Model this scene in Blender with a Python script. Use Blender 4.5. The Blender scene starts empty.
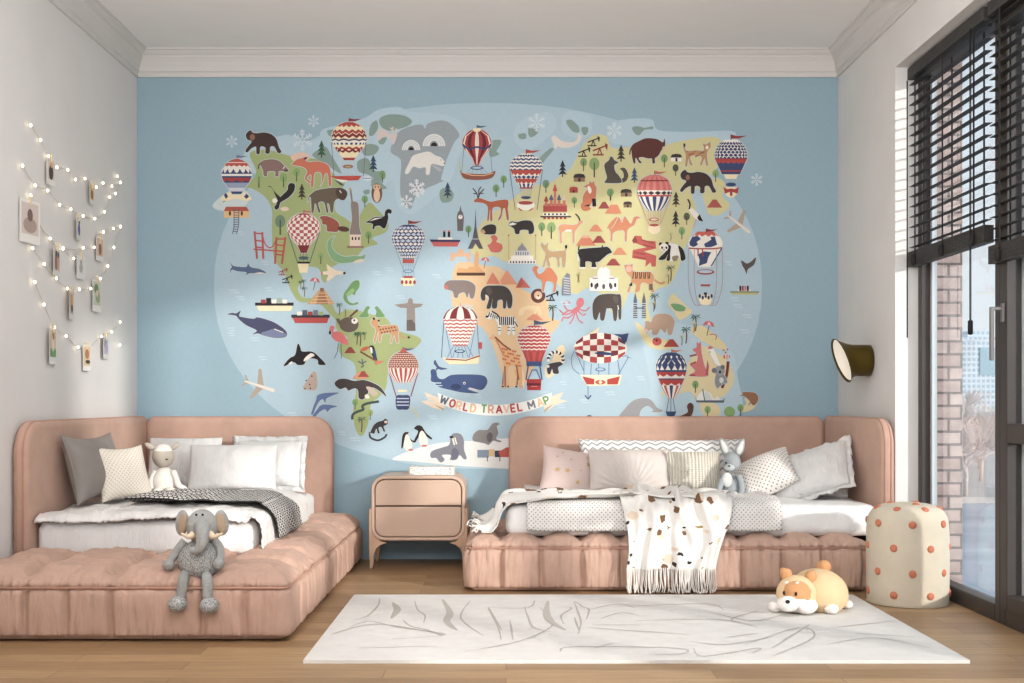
import bpy, bmesh, math, random
from mathutils import Vector, Matrix, Euler, noise
random.seed(7)
SC = bpy.context.scene
COL = SC.collection
F = 1166.67          # focal length in pixels of the 1024 px frame
EYE = 0.954
PI = math.pi

def W(px, py, d):
    """a photo pixel at a given depth from the camera -> world point"""
    return Vector(((px - 506) * d / F, d - 7.0, EYE - (py - 400) * d / F))

def lin(c):
    out = []
    for v in c[:3]:
        v = v / 255.0
        out.append(v / 12.92 if v <= 0.04045 else ((v + 0.055) / 1.055) ** 2.4)
    return (out[0], out[1], out[2], 1.0)

# ------------------------------------------------------------------ objects
def setp(o, label=None, cat=None, group=None, kind=None):
    if label: o['label'] = label
    if cat: o['category'] = cat
    if group: o['group'] = group
    if kind: o['kind'] = kind
    return o

def thing(name, label, cat, loc=(0, 0, 0), rot=(0, 0, 0), group=None):
    o = bpy.data.objects.new(name, None)
    COL.objects.link(o)
    o.location = loc; o.rotation_euler = rot; o.empty_display_size = 0.05
    return setp(o, label, cat, group)

def build(name, vf, mat, parent=None, smooth=True, uv=None, loc=None, rot=None, fm=None):
    """vf = (verts, faces); one mesh object.  mat may be a list with fm = face material indices"""
    me = bpy.data.meshes.new(name)
    me.from_pydata([tuple(v) for v in vf[0]], [], vf[1])
    mats = mat if isinstance(mat, (list, tuple)) else [mat]
    for m in mats: me.materials.append(m)
    if fm: me.polygons.foreach_set('material_index', fm)
    if uv is None and len(vf) > 2: uv = vf[2]
    if uv:
        l = me.uv_layers.new(name='UVMap')
        for lp in me.loops:
            l.data[lp.index].uv = uv[lp.vertex_index]
    if smooth:
        me.polygons.foreach_set('use_smooth', [True] * len(me.polygons))
    me.update()
    o = bpy.data.objects.new(name, me)
    COL.objects.link(o)
    if parent: o.parent = parent
    if loc: o.location = loc
    if rot: o.rotation_euler = rot
    return o

def flip_out(o):
    bm = bmesh.new(); bm.from_mesh(o.data)
    bmesh.ops.recalc_face_normals(bm, faces=bm.faces)
    bm.to_mesh(o.data); bm.free()
    return o

def join(*parts):
    V, Fc, U = [], [], []
    hasuv = all(len(p) > 2 for p in parts)
    for p in parts:
        n = len(V); V += list(p[0]); Fc += [[i + n for i in f] for f in p[1]]
        if hasuv: U += list(p[2])
    return (V, Fc, U) if hasuv else (V, Fc)

def xf(vf, M):
    return (([M @ Vector(v) for v in vf[0]],) + tuple(vf[1:]))

def box(x0, x1, y0, y1, z0, z1):
    v = [(x0, y0, z0), (x1, y0, z0), (x1, y1, z0), (x0, y1, z0), (x0, y0, z1), (x1, y0, z1), (x1, y1, z1), (x0, y1, z1)]
    f = [(0, 3, 2, 1), (4, 5, 6, 7), (0, 1, 5, 4), (1, 2, 6, 5), (2, 3, 7, 6), (3, 0, 4, 7)]
    return v, f

def bevel(o, w=0.004, seg=3, ang=35):
    m = o.modifiers.new('bevel', 'BEVEL'); m.width = w; m.segments = seg
    m.limit_method = 'ANGLE'; m.angle_limit = math.radians(ang)
    return o

def subsurf(o, n=1):
    m = o.modifiers.new('sub', 'SUBSURF'); m.levels = n; m.render_levels = n
    return o

def solid(o, t=0.006, off=0):
    m = o.modifiers.new('solid', 'SOLIDIFY'); m.thickness = t; m.offset = off
    return o

def rbox(x0, x1, y0, y1, z0, z1, r, step=0.02, disp=None):
    """rounded box with a dense skin; disp(p, n) -> Vector offset; uv in metres"""
    lo = Vector((x0, y0, z0)); hi = Vector((x1, y1, z1)); ext = hi - lo
    n = [max(2, int(round(e / step))) for e in ext]
    rr = min(r, min(ext) / 2 * 0.999)
    idx = {}; V = []; Fc = []; U = []
    def vert(i, j, k):
        key = (i, j, k)
        if key in idx: return idx[key]
        p = Vector((lo[0] + ext[0] * i / n[0], lo[1] + ext[1] * j / n[1], lo[2] + ext[2] * k / n[2]))
        q = Vector([min(max(p[a], lo[a] + rr), hi[a] - rr) for a in range(3)])
        d = p - q
        # keep rows evenly spread over the rounding
        nn = d.normalized() if d.length > 1e-9 else Vector((0, 0, 1))
        p2 = q + nn * rr
        if disp: p2 = p2 + disp(p2, nn)
        idx[key] = len(V); V.append(p2)
        U.append((p2.x, p2.y + p2.z * (1 if abs(nn.z) < .7 else 0)) if abs(nn.x) < .7 else (p2.y, p2.z))
        return idx[key]
    def face(fn, a, b):
        for i in range(a):
            for j in range(b):
                Fc.append([fn(i, j), fn(i + 1, j), fn(i + 1, j + 1), fn(i, j + 1)])
    face(lambda i, j: vert(j, i, 0), n[1], n[0])
    face(lambda i, j: vert(i, j, n[2]), n[0], n[1])
    face(lambda i, j: vert(i, 0, j), n[0], n[2])
    face(lambda i, j: vert(j, n[1], i), n[2], n[0])
    face(lambda i, j: vert(0, j, i), n[1], n[2]) if False else face(lambda i, j: vert(0, i, j), n[1], n[2])
    face(lambda i, j: vert(n[0], i, j), n[1], n[2])
    # orient every quad outwards
    c = (lo + hi) / 2
    for f in Fc:
        a, b, d = V[f[0]], V[f[1]], V[f[2]]
        nrm = (b - a).cross(d - a)
        m = (a + d) / 2
        q = Vector([min(max(m[k], lo[k] + rr), hi[k] - rr) for k in range(3)])
        if nrm.dot(m - q) < 0: f.reverse()
    return V, Fc, U

def grid(nu, nv, fn, closed_u=False, lu=1, lv=1):
    V, Fc, U = [], [], []
    for j in range(nv + 1):
        for i in range(nu + (0 if closed_u else 1)):
            u, v = i / nu, j / nv
            V.append(Vector(fn(u, v))); U.append((u * lu, v * lv))
    w = nu if closed_u else nu + 1
    for j in range(nv):
        for i in range(nu):
            a = j * w + i; b = j * w + (i + 1) % w
            Fc.append([a, b, b + w, a + w])
    return V, Fc, U

def lathe(profile, n=32, cap=True):
    """profile [(r, z)] round the z axis"""
    V, Fc, U = [], [], []
    for k, (r, z) in enumerate(profile):
        for i in range(n):
            a = 2 * PI * i / n
            V.append(Vector((r * math.cos(a), r * math.sin(a), z))); U.append((i / n, k / max(1, len(profile) - 1)))
    for k in range(len(profile) - 1):
        for i in range(n):
            a = k * n + i; b = k * n + (i + 1) % n
            Fc.append([a, b, b + n, a + n])
    if cap:
        Fc.append(list(range(n))[::-1]); Fc.append([(len(profile) - 1) * n + i for i in range(n)])
    return V, Fc, U

def ell(c, r, rot=(0, 0, 0), nu=24, nv=14, fn=None):
    M = Matrix.Translation(c) @ Euler(rot).to_matrix().to_4x4()
    V, Fc = [], []
    rad = r if hasattr(r, '__len__') else (r, r, r)
    for j in range(nv + 1):
        t = PI * j / nv
        for i in range(nu):
            a = 2 * PI * i / nu
            p = Vector((math.sin(t) * math.cos(a), math.sin(t) * math.sin(a), -math.cos(t)))
            if fn: p = Vector(fn(p))
            V.append(M @ Vector((p.x * rad[0], p.y * rad[1], p.z * rad[2])))
    for j in range(nv):
        for i in range(nu):
            a = j * nu + i; b = j * nu + (i + 1) % nu
            Fc.append([a, b, b + nu, a + nu])
    return V, Fc

def tube(path, rad, n=12, cap=True, closed=False):
    P = [Vector(p) for p in path]; m = len(P)
    R = rad if hasattr(rad, '__len__') else [rad] * m
    V, Fc = [], []
    up = None
    for k in range(m):
        if closed: t = (P[(k + 1) % m] - P[k - 1]).normalized()
        else: t = (P[min(k + 1, m - 1)] - P[max(k - 1, 0)]).normalized()
        if up is None:
            up = t.orthogonal().normalized()
        up = (up - t * up.dot(t)).normalized()
        b = t.cross(up)
        for i in range(n):
            a = 2 * PI * i / n
            V.append(P[k] + (up * math.cos(a) + b * math.sin(a)) * R[k])
    for k in range(m if closed else m - 1):
        for i in range(n):
            a = k * n + i; b2 = k * n + (i + 1) % n
            c = ((k + 1) % m) * n
            Fc.append([a, b2, c + (i + 1) % n, c + i])
    if cap and not closed:
        Fc.append(list(range(n))[::-1]); Fc.append([(m - 1) * n + i for i in range(n)])
    return V, Fc

def spline(pts, sub=6, closed=False):
    """Catmull-Rom through the points (tuples of any length)"""
    n = len(pts); out = []
    rng = range(n) if closed else range(n - 1)
    for i in rng:
        g = (lambda k: pts[k % n]) if closed else (lambda k: pts[min(max(k, 0), n - 1)])
        p0, p1, p2, p3 = g(i - 1), g(i), g(i + 1), g(i + 2)
        for s in range(sub):
            t = s / sub
            out.append(tuple(0.5 * (2 * b + (c - a) * t + (2 * a - 5 * b + 4 * c - d) * t * t + (3 * b - a - 3 * c + d) * t ** 3)
                             for a, b, c, d in zip(p0, p1, p2, p3)))
    if not closed: out.append(tuple(pts[-1]))
    return out

# ------------------------------------------------------------------ materials
class NT:
    def __init__(s, name):
        s.m = bpy.data.materials.new(name); s.m.use_nodes = True
        s.t = s.m.node_tree; s.n = s.t.nodes
        s.b = s.n['Principled BSDF']; s.out = s.n['Material Output']
    def new(s, typ, **kw):
        nd = s.n.new(typ)
        for k, v in kw.items():
            if k in nd.inputs: nd.inputs[k].default_value = v
            else: setattr(nd, k, v)
        return nd
    def link(s, a, b): s.t.links.new(a, b)
    def math(s, op, a, b=0.0):
        nd = s.n.new('ShaderNodeMath'); nd.operation = op
        for i, v in enumerate((a, b)):
            if isinstance(v, (int, float)): nd.inputs[i].default_value = v
            else: s.link(v, nd.inputs[i])
        return nd.outputs[0]
    def mix(s, fac, a, b, mode='MIX'):
        nd = s.n.new('ShaderNodeMix'); nd.data_type = 'RGBA'; nd.blend_type = mode
        for i, v in ((0, fac), (6, a), (7, b)):
            if isinstance(v, (int, float, tuple)): nd.inputs[i].default_value = v
            else: s.link(v, nd.inputs[i])
        return nd.outputs[2]
    def ramp(s, fac, stops, interp='LINEAR'):
        nd = s.n.new('ShaderNodeValToRGB'); nd.color_ramp.interpolation = interp
        e = nd.color_ramp.elements
        while len(e) < len(stops): e.new(0.5)
        for k, (p, c) in enumerate(stops): e[k].position = p; e[k].color = c
        s.link(fac, nd.inputs[0]); return nd.outputs[0]
    def coord(s, kind='Object'):
        return s.n.new('ShaderNodeTexCoord').outputs[kind]
    def mapping(s, vec, scale=(1, 1, 1), rot=(0, 0, 0), loc=(0, 0, 0)):
        nd = s.n.new('ShaderNodeMapping')
        nd.inputs['Scale'].default_value = scale; nd.inputs['Rotation'].default_value = rot; nd.inputs['Location'].default_value = loc
        s.link(vec, nd.inputs[0]); return nd.outputs[0]
    def noise(s, vec, scale, detail=3, rough=.5):
        nd = s.n.new('ShaderNodeTexNoise'); nd.inputs['Scale'].default_value = scale
        nd.inputs['Detail'].default_value = detail; nd.inputs['Roughness'].default_value = rough
        s.link(vec, nd.inputs['Vector']); return nd.outputs[0]
    def bump(s, h, strength=.2, dist=.01):
        nd = s.n.new('ShaderNodeBump'); nd.inputs['Strength'].default_value = strength; nd.inputs['Distance'].default_value = dist
        s.link(h, nd.inputs['Height']); s.link(nd.outputs[0], s.b.inputs['Normal'])
    def base(s, c):
        if isinstance(c, tuple): s.b.inputs['Base Color'].default_value = c
        else: s.link(c, s.b.inputs['Base Color'])
    def set(s, **kw):
        for k, v in kw.items(): s.b.inputs[k.replace('_', ' ')].default_value = v

def plain(name, rgb, rough=.6, metal=0, var=.0, vs=8, bump=0, bs=300, sheen=0, spec=.4):
    t = NT(name); c = lin(rgb)
    t.set(Roughness=rough, Metallic=metal)
    t.b.inputs['Specular IOR Level'].default_value = spec
    if sheen:
        t.b.inputs['Sheen Weight'].default_value = sheen
        t.b.inputs['Sheen Roughness'].default_value = .5
    oc = t.coord()
    nz = t.noise(oc, vs, 4)
    a = tuple(max(0, x * (1 - var)) for x in c[:3]) + (1,)
    b = tuple(min(1, x * (1 + var)) for x in c[:3]) + (1,)
    t.base(t.ramp(nz, [(.3, a), (.7, b)]))
    if bump: t.bump(t.noise(oc, bs, 2), bump, .004)
    return t.m

def emit(name, rgb, strength):
    t = NT(name); t.base(lin(rgb))
    t.b.inputs['Emission Color'].default_value = lin(rgb); t.b.inputs['Emission Strength'].default_value = strength
    t.set(Roughness=.5)
    return t.m
# ------------------------------------------------------------------ the mural on the back wall
KEYS = {'A': (210, 100), 'B': (340, 100), 'C': (470, 100), 'D': (610, 100), 'E': (210, 190), 'F': (340, 190), 'G': (470, 190),
        'H': (610, 190), 'I': (210, 280), 'J': (340, 280), 'K': (470, 280), 'L': (610, 280), 'M': (290, 370), 'N': (420, 370),
        'O': (610, 340), 'Q': (540, 320)}
class Mural:
    def __init__(s):
        s.V = []; s.F = []; s.C = []; s.k(0); s.z = .0; s.dz = .00002
    def k(s, key):
        if key == 0: s.o = (0, 0); s.s = 1.0
        else: s.o = KEYS[key]; s.s = 1 / 6.8267
        s.z = .0005
        return s
    def poly(s, col, pts):
        if len(pts) < 3: return
        n = len(s.V)
        for x, y in pts:
            px = s.o[0] + x * s.s; py = s.o[1] + y * s.s
            px = min(max(px, 137.2), 837.8)
            s.V.append(((px - 506) * .006, -.003 - s.z, EYE - (py - 400) * .006))
        s.F.append(list(range(n, n + len(pts)))); s.C.append(lin(s.tone(col)))
        s.z += s.dz
    def tone(s, c):
        g = .3 * c[0] + .59 * c[1] + .11 * c[2]
        return tuple((v * .84 + g * .16) * .92 + 17 for v in c)
    def pts(s, t):
        if not isinstance(t, str): return t
        return [tuple(float(a) for a in q.split(',')) for q in t.split()]
    def p(s, col, t, sm=1, halo=0):
        q = s.pts(t)
        if sm: q = spline(q, 4, True)
        if halo: s.l(HALO, halo, q + [q[0]], 0)
        s.poly(col, q)
    def l(s, col, w, t, sm=0):
        q = s.pts(t)
        if sm: q = spline(q, 5)
        w /= 2
        for i in range(len(q) - 1):
            (a, b), (c, d) = q[i], q[i + 1]
            L = math.hypot(c - a, d - b)
            if L < 1e-6: continue
            ex, ey = (c - a) / L * w * .35, (d - b) / L * w * .35
            nx, ny = -(d - b) / L * w, (c - a) / L * w
            s.poly(col, [(a + nx - ex, b + ny - ey), (c + nx + ex, d + ny + ey), (c - nx + ex, d - ny + ey), (a - nx - ex, b - ny - ey)])
            s.z -= s.dz * .9
        s.z += s.dz
    def e(s, col, x, y, rx, ry=None, a0=0, a1=360, rot=0):
        ry = ry or rx; q = []
        n = 22
        cr, sr = math.cos(math.radians(rot)), math.sin(math.radians(rot))
        for i in range(n if a1 - a0 >= 360 else n + 1):
            a = math.radians(a0 + (a1 - a0) * i / n)
            u, v = rx * math.cos(a), ry * math.sin(a)
            q.append((x + u * cr - v * sr, y + u * sr + v * cr))
        s.poly(col, q)
    def r(s, col, x0, y0, x1, y1): s.poly(col, [(x0, y0), (x1, y0), (x1, y1), (x0, y1)])
    # ---- small repeated emblems
    def tree(s, x, y, h, col=(118, 158, 98)):
        s.l((70, 60, 55), h * .07, [(x, y + h * .35), (x, y + h)]); s.e(col, x, y + h * .3, h * .27, h * .33)
        s.l((70, 60, 55), h * .05, [(x, y + h * .25), (x, y + h * .7)])
    def pine(s, x, y, h, col=(56, 78, 66)):
        s.l((74, 56, 48), h * .07, [(x, y + h * .7), (x, y + h)])
        for a, b, w in ((.55, .88, .27), (.3, .65, .22), (0, .42, .17)):
            s.p(col, [(x, y + h * a), (x + h * w, y + h * b), (x, y + h * b - h * .06), (x - h * w, y + h * b)], 0)
    def palm(s, x, y, h, col=(52, 96, 72), tr=(110, 78, 58)):
        s.l(tr, h * .07, [(x - h * .02, y + h * .2), (x + h * .02, y + h * .6), (x - h * .02, y + h)], 1)
        for dx, dy in ((-.32, .12), (.32, .12), (-.28, -.08), (.28, -.08), (0, -.16), (-.2, .28), (.22, .28)):
            s.p(col, [(x, y + h * .2), (x + dx * h * .5 - dy * h * .25, y + h * .2 + dy * h * .5 - abs(dx) * h * .22), (x + dx * h, y + h * .2 + dy * h), (x + dx * h * .5, y + h * .2 + dy * h * .5)], 0)
    def mount(s, x, y, w, h, col=(200, 116, 88), cap=None):
        s.p(col, [(x - w / 2, y + h), (x - w * .12, y), (x + w * .12, y), (x + w / 2, y + h)], 0)
        if cap: s.p(cap, [(x - w * .22, y + h * .28), (x - w * .12, y), (x + w * .12, y), (x + w * .22, y + h * .28)], 0)
    def flake(s, x, y, r, col=(205, 216, 222)):
        for k in range(6):
            a = PI / 3 * k + .5; ca, sa = math.cos(a), math.sin(a)
            s.l(col, r * .13, [(x + ca * r * .15, y + sa * r * .15), (x + ca * r, y + sa * r)])
            for d in (.45, .72):
                for sg in (-1, 1):
                    b = a + sg * .9
                    s.l(col, r * .1, [(x + ca * r * d, y + sa * r * d), (x + ca * r * d + math.cos(b) * r * .28, y + sa * r * d + math.sin(b) * r * .28)])
    def hut(s, x, y, w, h, roof=(70, 58, 56), wall=(176, 100, 82)):
        s.r(wall, x - w * .45, y + h * .4, x + w * .45, y + h)
        s.p(roof, [(x - w / 2, y + h * .5), (x - w * .38, y + h * .1), (x, y), (x + w * .38, y + h * .1), (x + w / 2, y + h * .5)], 0)
        s.r((60, 50, 50), x - w * .08, y + h * .55, x + w * .1, y + h)
    def pump(s, x, y, w, col=(52, 48, 50)):
        s.l(col, w * .1, [(x - w / 2, y + w * .12), (x + w * .38, y - w * .22)]); s.p(col, [(x + w * .3, y - w * .4), (x + w * .5, y - w * .3), (x + w * .46, y + w * .1), (x + w * .36, y - w * .05)], 0)
        s.l(col, w * .08, [(x - w * .05, y - w * .05), (x - w * .2, y + w * .4)]); s.l(col, w * .08, [(x - w * .05, y - w * .05), (x + w * .1, y + w * .4)])
        s.l(col, w * .1, [(x - w * .5, y + w * .4), (x + w * .2, y + w * .4)])
    def umbr(s, x, y, w):
        s.l((90, 70, 70), w * .06, [(x + w * .1, y), (x - w * .12, y + w)])
        s.p((214, 106, 110), [(x - w * .5, y + w * .12), (x - w * .25, y - w * .2), (x + w * .1, y - w * .26), (x + w * .42, y - w * .05), (x + w * .52, y + w * .3), (x + w * .1, y + w * .1)], 0)
        s.p((240, 190, 188), [(x - w * .1, y + w * .08), (x + w * .06, y - w * .24), (x + w * .24, y + w * .14)], 0)
    def ship(s, x, y, w, hull, band, top, dirn=1):
        s.p(hull, [(x - w / 2, y), (x + w / 2, y), (x + w * .43, y + w * .2), (x - w * .4, y + w * .2)], 0)
        s.r(band, x - w / 2, y - w * .02, x + w / 2, y + w * .06)
        for k, c in enumerate(top): s.r(c, x - w * .35 + k * w * .7 / len(top), y - w * (.1 + .04 * (k % 2)), x - w * .35 + (k + .9) * w * .7 / len(top), y)
    def plane(s, x, y, L, rot, col=(226, 216, 202), dark=(176, 158, 140)):
        ca, sa = math.cos(math.radians(rot)), math.sin(math.radians(rot))
        T = lambda q: [(x + (a * ca - b * sa) * L, y + (a * sa + b * ca) * L) for a, b in q]
        s.poly(dark, T([(.12, -.04), (-.12, -.52), (-.2, -.5), (-.1, -.04)])); s.poly(dark, T([(.12, .04), (-.12, .46), (-.2, .44), (-.1, .04)]))
        s.poly(dark, T([(-.38, -.03), (-.52, -.2), (-.56, -.18), (-.47, -.02)])); s.poly(dark, T([(-.38, .03), (-.52, .18), (-.56, .16), (-.47, .02)]))
        s.poly(col, T([(-.5, -.025), (.38, -.055), (.46, -.045), (.5, 0), (.46, .045), (.38, .055), (-.5, .025)]))
    def wave(s, x, y, w):
        s.l(WAVE, 1.1, [(x, y), (x + w, y)]); s.l(WAVE, .9, [(x + w * .3, y + 2.6), (x + w * 1.15, y + 2.6)])
    # ---- balloons
    def env(s, cx, prof, rows):
        """prof [(y, halfwidth)]; rows [(y0, y1, kind, n, colours)]"""
        pr = spline(prof, 6)
        def w(y):
            for (a, b), (c, d) in zip(pr, pr[1:]):
                if a <= y <= c: return b + (d - b) * (y - a) / max(1e-6, c - a)
            return pr[-1][1] if y > pr[-1][0] else pr[0][1]
        def P(t, y): return (cx + w(y) * math.sin(t * PI / 2), y)
        ys = [prof[0][0] + (prof[-1][0] - prof[0][0]) * i / 24 for i in range(25)]
        s.l(HALO, 10, [(cx - w(y), y) for y in ys] + [(cx + w(y), y) for y in ys[::-1]] + [(cx - w(ys[0]), ys[0])])
        s.poly(rows[0][4][0], [(cx - w(y), y) for y in ys] + [(cx + w(y), y) for y in ys[::-1]])
        for y0, y1, kind, n, cols in rows:
            m = 5
            if kind == 'fill': n = 1
            for i in range(n):
                t0, t1 = -1 + 2 * i / n, -1 + 2 * (i + 1) / n; tm = (t0 + t1) / 2; c = cols[i % len(cols)]
                if kind in ('fill', 'stripe'):
                    s.poly(c, [P(t0, y0 + (y1 - y0) * k / m) for k in range(m + 1)] + [P(t1, y1 + (y0 - y1) * k / m) for k in range(m + 1)]); s.z -= s.dz * .9
                elif kind == 'petal':
                    s.poly(c, [P(t0, y0), P(t0, y0 + (y1 - y0) * .6), P((t0 + tm) / 2, y0 + (y1 - y0) * .88), P(tm, y1), P((t1 + tm) / 2, y0 + (y1 - y0) * .88), P(t1, y0 + (y1 - y0) * .6), P(t1, y0)]); s.z -= s.dz * .9
                elif kind == 'diamond':
                    ym = (y0 + y1) / 2; s.poly(c, [P(t0, ym), P(tm, y0), P(t1, ym), P(tm, y1)]); s.z -= s.dz * .9
                elif kind == 'zig':
                    h = y1 - y0
                    s.poly(c, [P(t0, y0), P(tm, y0 + h * .45), P(t1, y0), P(t1, y0 + h * .55), P(tm, y1), P(t0, y0 + h * .55)]); s.z -= s.dz * .9
            s.z += s.dz
        return w
    def checks(s, cx, prof, y0, y1, rows, n, c1, c2):
        out = []
        for r in range(rows):
            a = y0 + (y1 - y0) * r / rows; b = y0 + (y1 - y0) * (r + 1) / rows
            out.append((a, b, 'stripe', n, (c1, c2) if r % 2 else (c2, c1)))
        return out
    def flag(s, x, y, w, col=(150, 52, 52)):
        s.l((80, 60, 60), w * .05, [(x, y), (x, y - w * .32)])
        s.p(col, [(x, y - w * .32), (x + w * .4, y - w * .22), (x + w, y - w * .26), (x + w * .5, y - w * .08), (x, y - w * .06)], 0)
    def ropes(s, cx, y0, w0, y1, w1, n=4, col=(110, 110, 130), lw=4):
        for i in range(n):
            t = -1 + 2 * i / (n - 1); s.l(col, lw, [(cx + t * w0, y0), (cx + t * w1, y1)])

HALO = (190, 204, 206); WAVE = (192, 212, 222)
m = Mural()
RED = (178, 62, 58); DRED = (134, 46, 48); WHT = (236, 228, 216); BLU = (58, 72, 116); CRM = (240, 222, 178); BRN = (70, 52, 48); BLK = (44, 38, 40)
SEA = (172, 198, 211)
# sheet of wallpaper and the pale map ellipse
m.z = 0; m.r((149, 180, 195), 137, 60, 838, 565)
m.z = .0001
q = []
for i in range(72):
    a = 2 * PI * i / 72; ca, sa = math.cos(a), math.sin(a)
    q.append((488 + 274 * math.copysign(abs(ca) ** .92, ca), 286 + 183 * math.copysign(abs(sa) ** .92, sa)))
m.poly(SEA, q)
# shelves of pale water, then the land
m.z = .00015; SH = (178, 204, 216)
m.p(SH, "240,168 250,148 285,135 300,140 318,140 322,130 340,125 365,118 378,110 398,107 412,112 440,114 462,122 468,138 458,158 450,182 432,200 412,214 398,206 392,180 372,196 340,200 300,180 262,175")
m.p(SH, "608,140 614,122 650,119 658,130 690,132 735,132 722,150 680,150 630,146")
m.p(SH, "514,140 520,122 548,112 556,128 530,150"); m.p(SH, "562,130 566,112 590,116 590,134 575,138")
m.p((203, 213, 212), "214,203 236,188 250,196 240,210 218,210")
m.p(SH, "645,330 690,325 730,350 738,380 742,410 720,425 690,420 655,402 650,380")
m.p((200, 208, 190), "500,420 500,421 501,421")
m.z = .0003; GRN = (163, 176, 112); YEL = (211, 202, 142); ORA = (230, 190, 142); GRY = (134, 158, 148)
m.p(GRN, "250,153 268,150 290,156 305,158 322,161 335,176 345,183 338,195 335,210 345,218 355,222 368,203 378,210 388,222 386,232 372,238 378,244 365,248 355,258 338,264 330,270 326,282 322,280 318,268 300,268 303,280 298,288 302,297 310,298 325,300 332,304 336,312 342,316 346,322 338,322 330,314 318,303 300,302 293,294 288,283 284,272 274,258 272,230 272,210 266,198 255,190 246,188 236,196 222,203 234,192 246,184 254,178 256,170")
m.p(GRN, "337,316 348,310 360,311 374,315 386,318 397,330 420,338 416,347 398,354 389,368 386,388 378,398 371,404 368,424 362,436 356,430 353,412 356,392 355,365 342,356 339,345 348,338 337,330")
m.p(ORA, "454,268 466,262 486,266 500,268 518,285 531,294 548,300 549,317 560,322 550,336 538,360 532,372 524,384 502,388 503,380 496,354 488,336 480,326 464,322 452,304")
m.p((236, 208, 160), "545,368 552,360 556,350 562,345 565,352 556,372 547,378")
m.p(YEL, "530,186 548,184 560,176 571,168 580,150 592,136 606,136 612,148 634,147 652,150 672,143 694,139 714,137 722,144 720,162 712,174 704,182 714,196 716,212 708,214 700,190 692,194 696,212 690,236 684,250 680,264 670,284 656,290 648,304 652,326 645,322 641,304 630,292 622,310 613,316 603,296 588,288 576,294 562,288 553,278 540,266 524,262 506,262 494,256 480,258 470,250 476,236 482,222 500,208 516,196")
m.p(YEL, "706,184 718,178 726,186 722,196 730,206 716,216 708,206")
m.p((222, 205, 150), "635,322 646,330 652,338 668,340 676,346 662,350 646,344"); m.p((222, 205, 150), "690,330 702,326 716,336 726,346 722,350 704,342"); m.p((222, 205, 150), "672,294 678,298 686,306 692,312 680,320 674,312 668,304")
m.p((223, 206, 156), "661,394 668,384 680,372 690,360 702,346 716,352 728,362 734,378 728,392 716,400 700,404 690,392 672,396"); m.p((223, 206, 156), "700,404 716,404 720,414 706,418"); m.p((223, 206, 156), "745,398 758,398 754,408 744,412 738,410 746,404")
m.k('B'); m.z = .0003
m.p(GRY, "270,130 330,100 430,105 490,140 470,175 400,200 330,210 280,180"); m.p(GRY, "210,170 250,140 260,190 230,240 200,240"); m.p(GRY, "150,330 200,300 265,320 240,370 170,380")
m.p(GRY, "120,420 190,400 230,480 290,490 310,530 280,560 320,605 220,600 210,520 130,490"); m.p(GRY, "265,270 320,255 300,300 270,300")
m.p((152, 162, 168), "385,240 430,200 500,175 560,170 582,196 600,162 690,140 760,165 815,240 780,290 740,380 720,430 690,540 710,552 600,600 530,640 505,690 480,745 425,690 410,585 418,440 405,395 345,350")
m.p(GRY, "680,655 690,610 740,600 775,640 760,690 700,700"); m.p(GRY, "160,620 200,612 200,640 170,645")
m.k('A'); m.z = .0003
m.p(GRY, "700,370 740,340 790,320 830,380 900,500 850,480 810,450 760,420 710,390"); m.p(GRY, "800,210 850,205 870,240 820,250"); m.p((232, 190, 165), "550,390 600,360 660,365 680,400 600,430")
m.k('C'); m.z = .0003
m.p(GRY, "655,150 690,135 740,180 745,220 700,215"); m.p(GRY, "760,190 805,190 800,230 775,240"); m.p(GRY, "330,235 380,230 380,265 340,265"); m.p(GRY, "395,210 410,185 440,200 470,195 455,235 410,255")
m.p(GRY, "470,420 480,390 550,330 570,340 520,400 490,440"); m.p(GRY, "150,280 210,275 205,310 180,350 200,370 140,390 130,340")
m.k('D'); m.z = .0003
m.p(GRY, "150,190 190,180 235,190 290,180 290,200 235,205 200,240 170,230")
m.k(0); m.z = .0003
m.p((228, 226, 222), "392,459 415,449 440,443 470,441 520,440 530,467 480,467 440,464 410,461")
# short wave strokes
m.k(0)
for x, y, w in ((228, 290, 10), (236, 297, 8), (265, 288, 7), (250, 338, 9), (258, 357, 8), (227, 328, 7), (228, 333, 6), (288, 413, 8), (385, 268, 8), (372, 272, 8), (432, 275, 8), (396, 296, 8), (465, 306, 8), (560, 302, 8),
                (540, 392, 8), (636, 377, 8), (605, 392, 9), (590, 377, 7), (733, 305, 8), (742, 315, 9), (725, 262, 6), (730, 298, 8), (560, 382, 6), (433, 383, 8), (428, 416, 8), (350, 438, 9), (262, 262, 6), (238, 232, 5), (690, 340, 6),
                (555, 405, 9), (425, 398, 8), (580, 400, 8), (740, 330, 8), (475, 395, 6), (338, 432, 7)):
    m.wave(x, y, w)

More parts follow.
